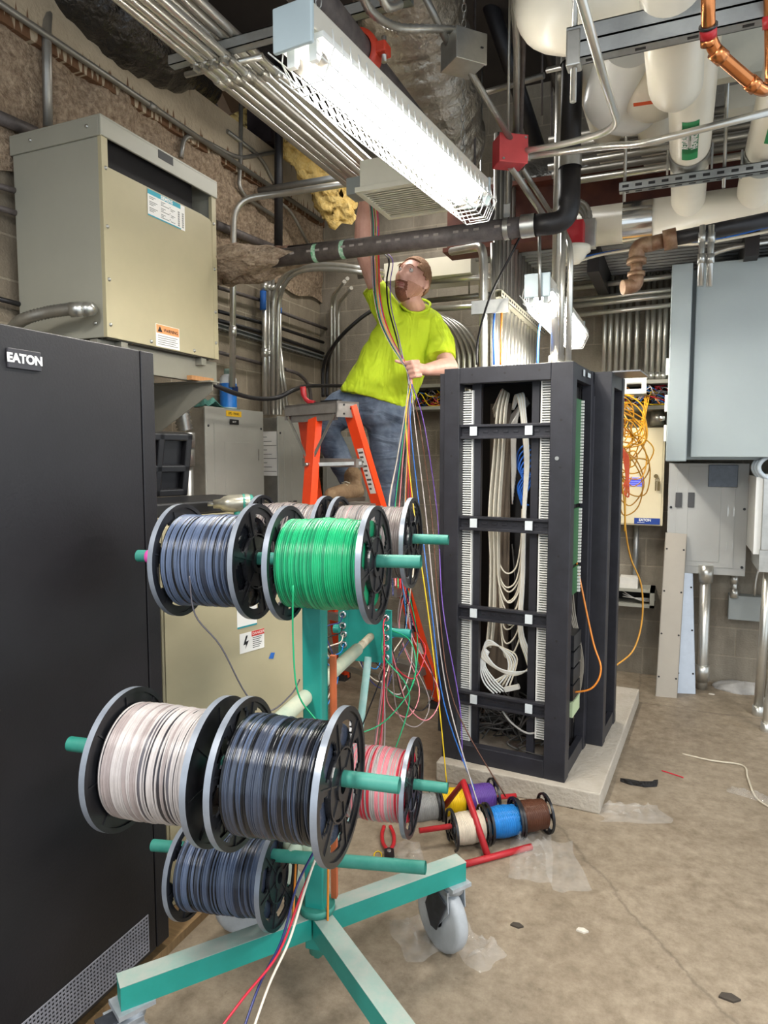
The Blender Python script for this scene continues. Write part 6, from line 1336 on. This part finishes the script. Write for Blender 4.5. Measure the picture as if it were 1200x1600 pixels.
# face details
EYEW=mat('eye_white','d9d2cb',.2,0,0); IRIS=mat('iris','46607a',.15,0,0); LIP=mat('lip','b06a62',.45,0,.05,20); BROW=mat('brow_hair','8a5f45',.8,0,.1,60); BEARD=mat('beard_hair','7d4c38',.85,0,.3,120,bump=.4,bscale=300); HAIR=mat('short_hair','946b4e',.8,0,.25,90,bump=.5,bscale=240,c2='b58e6e')
for s in (-1,1):
    ec=V((s*.031,.079,.014))*HS; e=MB().ball(ec,.0128,MH,nu=18,nv=14).build('eye',EYEW,per,world=True)
    dr=V((-.10,.9,.30)).normalized(); MB().ball(ec+dr*.0092,.0050,MH,nu=12,nv=8).build('iris',IRIS,e,world=True); MB().ball(ec+dr*.0128,.0024,MH,nu=10,nv=6).build('pupil',INK,e,world=True)
    MB().tube([MH@(V((s*a,.1-.9*max(0,a-.02)**1.4*2,z))*HS) for a,z in ((.014,.031),(.026,.036),(.038,.035),(.048,.028))],[.002,.003,.003,.0015],6).build('eyebrow',BROW,per,world=True)
headmesh(.0022,96,90,lambda l: l.y>0 and abs(l.x)<.021 and -.072<l.z<-.053 and not(abs(l.z+.0625)<.0012)).build('lips',LIP,per,world=True)
def beardk(l):
    if l.y<.0: return False
    a=abs(l.x)
    if -.054<l.z<-.043 and .004*0<=a<.03: return True           # moustache
    if a>.024 and a<.034 and -.08<l.z<-.045: return True
    return a<.030 and -.125<l.z<-.078
headmesh(.004,110,110,beardk).build('goatee',BEARD,per,world=True)
headmesh(.0016,110,110,lambda l: l.z<-.035 and l.y>-.01 and abs(l.x)>.033 and l.z>-.12 and l.z< -.03-.3*(l.y-.06)*(l.y>.06)).build('stubble',mat('stubble','bf8c76',.7,0,.12,90),per,world=True)
def hairk(l):
    line=.066+.012*math.cos(l.x*30)-(.03 if abs(l.x)>.045 else 0)
    return (l.z>line) or (l.y<.012 and l.z>.005-.02*(l.y<-.04)) or (l.y<-.03 and l.z>-.045) or (abs(l.x)>.06 and l.y<.03 and l.z>.015)
ho=headmesh(lambda th,ph:.007+.003*noise.noise(V((th*9,ph*9,1))),110,90,hairk); h_=ho.build('hair',HAIR,per,world=True); h_.modifiers.new('s','SOLIDIFY').thickness=.006
# shirt
SHIRT=mat('lime_shirt','bcd61e',.8,0,.06,5,c2='cbe32c')
rings=[((618,484),(676,487),.085),((603,492),(688,494),.125),((592,504),(696,506),.15),((581,522),(695,524),.165),((570,542),(687,545),.18),((560,562),(674,566),.195),((549,582),(662,588),.205),((540,598),(652,612),.21),((533,608),(645,630),.205),((532,612),(641,642),.195)]
sm=MB(); n=36; base=0
for (l,r,dp) in rings:
    a=P(l[0],l[1],TD-.03); b=P(r[0],r[1],TD+.03); c=(a+b)/2; h=(b-a)/2
    for k in range(n):
        th=2*math.pi*k/n; sx=math.copysign(abs(math.cos(th))**.85,math.cos(th)); sy=math.copysign(abs(math.sin(th))**.85,math.sin(th))
        bel=1
        sm.v.append(c+h*sx+FW*(dp*sy)+ (h.normalized()*-.02*max(0,-sy)))
R_=len(rings)
for j in range(R_-1):
    for k in range(n): sm.f.append([j*n+k,j*n+(k+1)%n,(j+1)*n+(k+1)%n,(j+1)*n+k]); sm.s.append(True); sm.m.append(0)
sm.f += [list(range(n)),list(reversed(range((R_-1)*n,R_*n)))]; sm.s+=[False]*2; sm.m+=[0]*2
cap(sm,[(P(616,506,4.46),.098),(P(598,474,4.41),.088)]); sm.tube([P(602,480,4.42),P(583,448,4.375)],[.086,.074],20)
cap(sm,[(P(668,508,4.49),.105),(P(684,535,4.46),.100)]); sm.tube([P(684,532,4.46),P(689,563,4.38)],[.100,.098],20)
cap(sm,[(P(640,492,4.49),.085),(P(660,494,4.5),.08)])
so=sm.build('shirt',SHIRT,per,world=True); remesh(so,.009,5,.5)
tx=bpy.data.textures.new('folds','CLOUDS'); tx.noise_scale=.12; tx.noise_depth=2
dm=so.modifiers.new('d','DISPLACE'); dm.texture=tx; dm.strength=.026; dm.mid_level=.5
# folds in the cloth material
def foldbump(m,scale,stretch,strength):
    N=m.node_tree.nodes; L=m.node_tree.links; b=N['Principled BSDF']; tc=N.new('ShaderNodeTexCoord'); mp=N.new('ShaderNodeMapping'); mp.inputs['Scale'].default_value=stretch; mp.inputs['Rotation'].default_value=(0,.5,.4)
    n=N.new('ShaderNodeTexNoise'); n.inputs['Scale'].default_value=scale; n.inputs['Detail'].default_value=3; n.inputs['Distortion'].default_value=.8
    L.new(tc.outputs['Object'],mp.inputs[0]); L.new(mp.outputs[0],n.inputs['Vector']); bp=N.new('ShaderNodeBump'); bp.inputs['Strength'].default_value=strength; bp.inputs['Distance'].default_value=.06; L.new(n.outputs['Fac'],bp.inputs['Height']); L.new(bp.outputs[0],b.inputs['Normal'])
foldbump(SHIRT,7,(1.2,1.2,.4),.9)
# collar band
cc=[P(628,478,4.38),P(640,487,4.365),P(655,489,4.38),P(668,483,4.43),P(672,474,4.5),P(660,468,4.56),P(642,468,4.54),P(629,472,4.46)]
MB().tube(spline(cc,5,True),.008,8,closed=True).build('collar',SHIRT,per,world=True)
# jeans
JEAN=mat('blue_jeans','3c4a60',.85,0,.2,9,bump=.25,bscale=60,c2='6f7c8e')
jm=MB(); cap(jm,[(P(590,618,TD),.185),(P(598,640,TD),.165)]); cap(jm,[(P(612,636,4.52),.140),(P(603,672,4.51),.125),(LK,.100),(P(601,755,4.5),.074),(LA,.072)],18); cap(jm,[(P(574,630,4.5),.135),(P(537,638,4.52),.122),(RK,.10),(P(516,690,4.48),.088),(RA,.068)],18)
jo=jm.build('jeans',JEAN,per,world=True); remesh(jo,.009,5,.5); foldbump(JEAN,9,(.5,.5,1.2),.5)
d2=jo.modifiers.new('d','DISPLACE'); d2.texture=tx; d2.strength=.02; d2.mid_level=.5
# boots
BOOT=mat('tan_boot','7b6248',.8,0,.25,14,bump=.3,bscale=60,c2='937a5c'); SOLE=mat('boot_sole','4a3f34',.85,0,.15,20)
def boot(ank,toe,heel):
    b=MB(); cap(b,[(ank+UP*.04,.062),(ank-UP*.01,.060),(heel+UP*.055,.055)]); cap(b,[(heel+UP*.05,.052),(heel.lerp(toe,.45)+UP*.058,.054),(heel.lerp(toe,.75)+UP*.05,.050),(toe+UP*.045,.045)])
    o=b.build('boot',BOOT,per,world=True); remesh(o,.007,3,.5)
    f=(toe-heel); f.z=0; L=f.length; f.normalize(); s_=V((-f.y,f.x,0)); M=FR(heel,f,s_)
    pol=[(-.055,-.035),(-.03,-.045),(.4*L,-.043),(.8*L,-.05),(L+.02,-.035),(L+.045,0),(L+.02,.035),(.8*L,.05),(.4*L,.043),(-.03,.045),(-.055,.035)]
    MB().prism(pol,.026,M@Mx.Translation((0,0,-.005))).build('sole',SOLE,o,world=True)
    for k in range(4): 
        p=heel.lerp(toe,.42+.1*k)+UP*(.112-.012*k); MB().tube([p-s_*.03,p+UP*.008,p+s_*.03],.003,5).build('lace',IV,o,world=True)
zt_=onr(.29); ty=zt_[0].z+.027
toe=P(518,779,4.12); heel=P(556,774,4.35); toe.z=heel.z=ty
boot(P(550,753,4.38),toe,heel)
ty2=onr(.435)[0].z+.027; h2=LA.copy(); h2.z=ty2; t2=h2+(toe-heel); boot(LA+UP*.03,t2-(toe-heel)*.25,h2-(toe-heel)*.1)
# ---------------------------------------------------------------- bundle of wires held by the worker
rnd=random.Random(5)
ends=[('yellow',698,1225,3.0),('blue',742,1235,2.95),('white',757,1290,2.78),('brown',790,1245,2.9),('purple',722,1190,3.05),
 ('red',625,920,3.0),('pink',618,915,2.8),('black',612,910,2.7),('white',630,905,2.75),('green',622,918,2.8),('grey',640,900,2.6),('orange',634,915,2.75),('black',606,905,2.6),('ivory',645,905,2.6),('navy',614,930,2.8),('red',606,935,2.7)]
for i,(n,x,y,d) in enumerate(ends):
    a=rnd.uniform(-1,1); b=rnd.uniform(-1,1)
    up=[P(583+6*a,318,4.22),P(586+6*a,352,4.25),P(586+6*a,385,4.26),P(587+6*a,420,4.22+.01*b),P(589+5*a,460,4.16),P(597+5*a,500,4.10),P(612+4*a,535,4.06),P(628+3*a,562,4.035),P(637+2*a,578,4.03+.008*b),P(641+3*a,600,4.02)]
    if i in (4,7,12): up[3:7]=[P(606+8*a,405,4.2),P(603+8*a,440,4.14),P(606+6*a,480,4.09),P(618+5*a,525,4.05)]
    if n in ('yellow','blue','white','brown','purple') and i<5: lo=[P(640+7*i-6,660,3.8),P(655+9*i-8,800,3.5),P(668+6*i,950,3.22),P(686+8*i,1100,3.05),P(x,y,min(d,2.98))]
    else: lo=[P(636+4*a,650,3.98),P(630+10*a,720,3.9),P(624+16*a,800,3.65),P(x+3*a,860,3.2),P(x,y,d)]
    wire(up+lo,.0031,'%s wire in the bundle gripped by the worker, ending at the %s'%(n+(' (%s)'%ORD[i] if 0 else ''),('small '+n+' reel' if i<5 else 'guide plate, strand '+ORD[i-5])),W_[n],k=6,n=5,group='wires gripped by the worker')
# loops from the guide plate to the bundle and to the floor
for i in range(11):
    k=(4,5,6,7,8,0,1,2,3,6,8)[i]; ex,ez=EYE[k]; rt_=ex>0; n=('red','green','black','pink','white','navy','black','ivory','cyan','mauve','pink')[i]
    back=C(ex,.68,ez-.02); front=C(ex,.575,ez-.02); bl=P(628+5*(i%4),905,2.85); m1=P(650+4*(i%3)-3*i,985,2.9)
    lx=(655,640,668,676,632,610,618,604,596,660,645)[i]; ly=(1060,1090,1110,1125,1085,1075,1050,1065,1045,1135,1120)[i]
    lo=[P(lx+10,ly-45,2.85),P(lx-8,ly,2.75),P(lx-40,ly-25,2.65)]
    if rt_: fr=[C(ex+.01,.55,ez-.09),P((598,640,560,590,600,575,590,600,600,585,595)[i],(1120,1090,1150,1140,1170,1100,1110,1100,1100,1160,1180)[i],2.35),P((585,600,540,580,585,560,570,560,560,580,590)[i],1215,2.25)]
    else: fr=[C(ex-.03,.5,ez-.03),P(512+2*i,1035+8*i-40,2.3),P(505,1075+10*i-40,2.2)]
    wire([bl,m1]+lo+[back,C(ex,.61,ez),front]+fr,.0025,'%s wire threaded through the teal guide plate, %s of the tangle'%(n,ORD[i]),W_[n],k=6,n=5,group='wires at the guide plate')
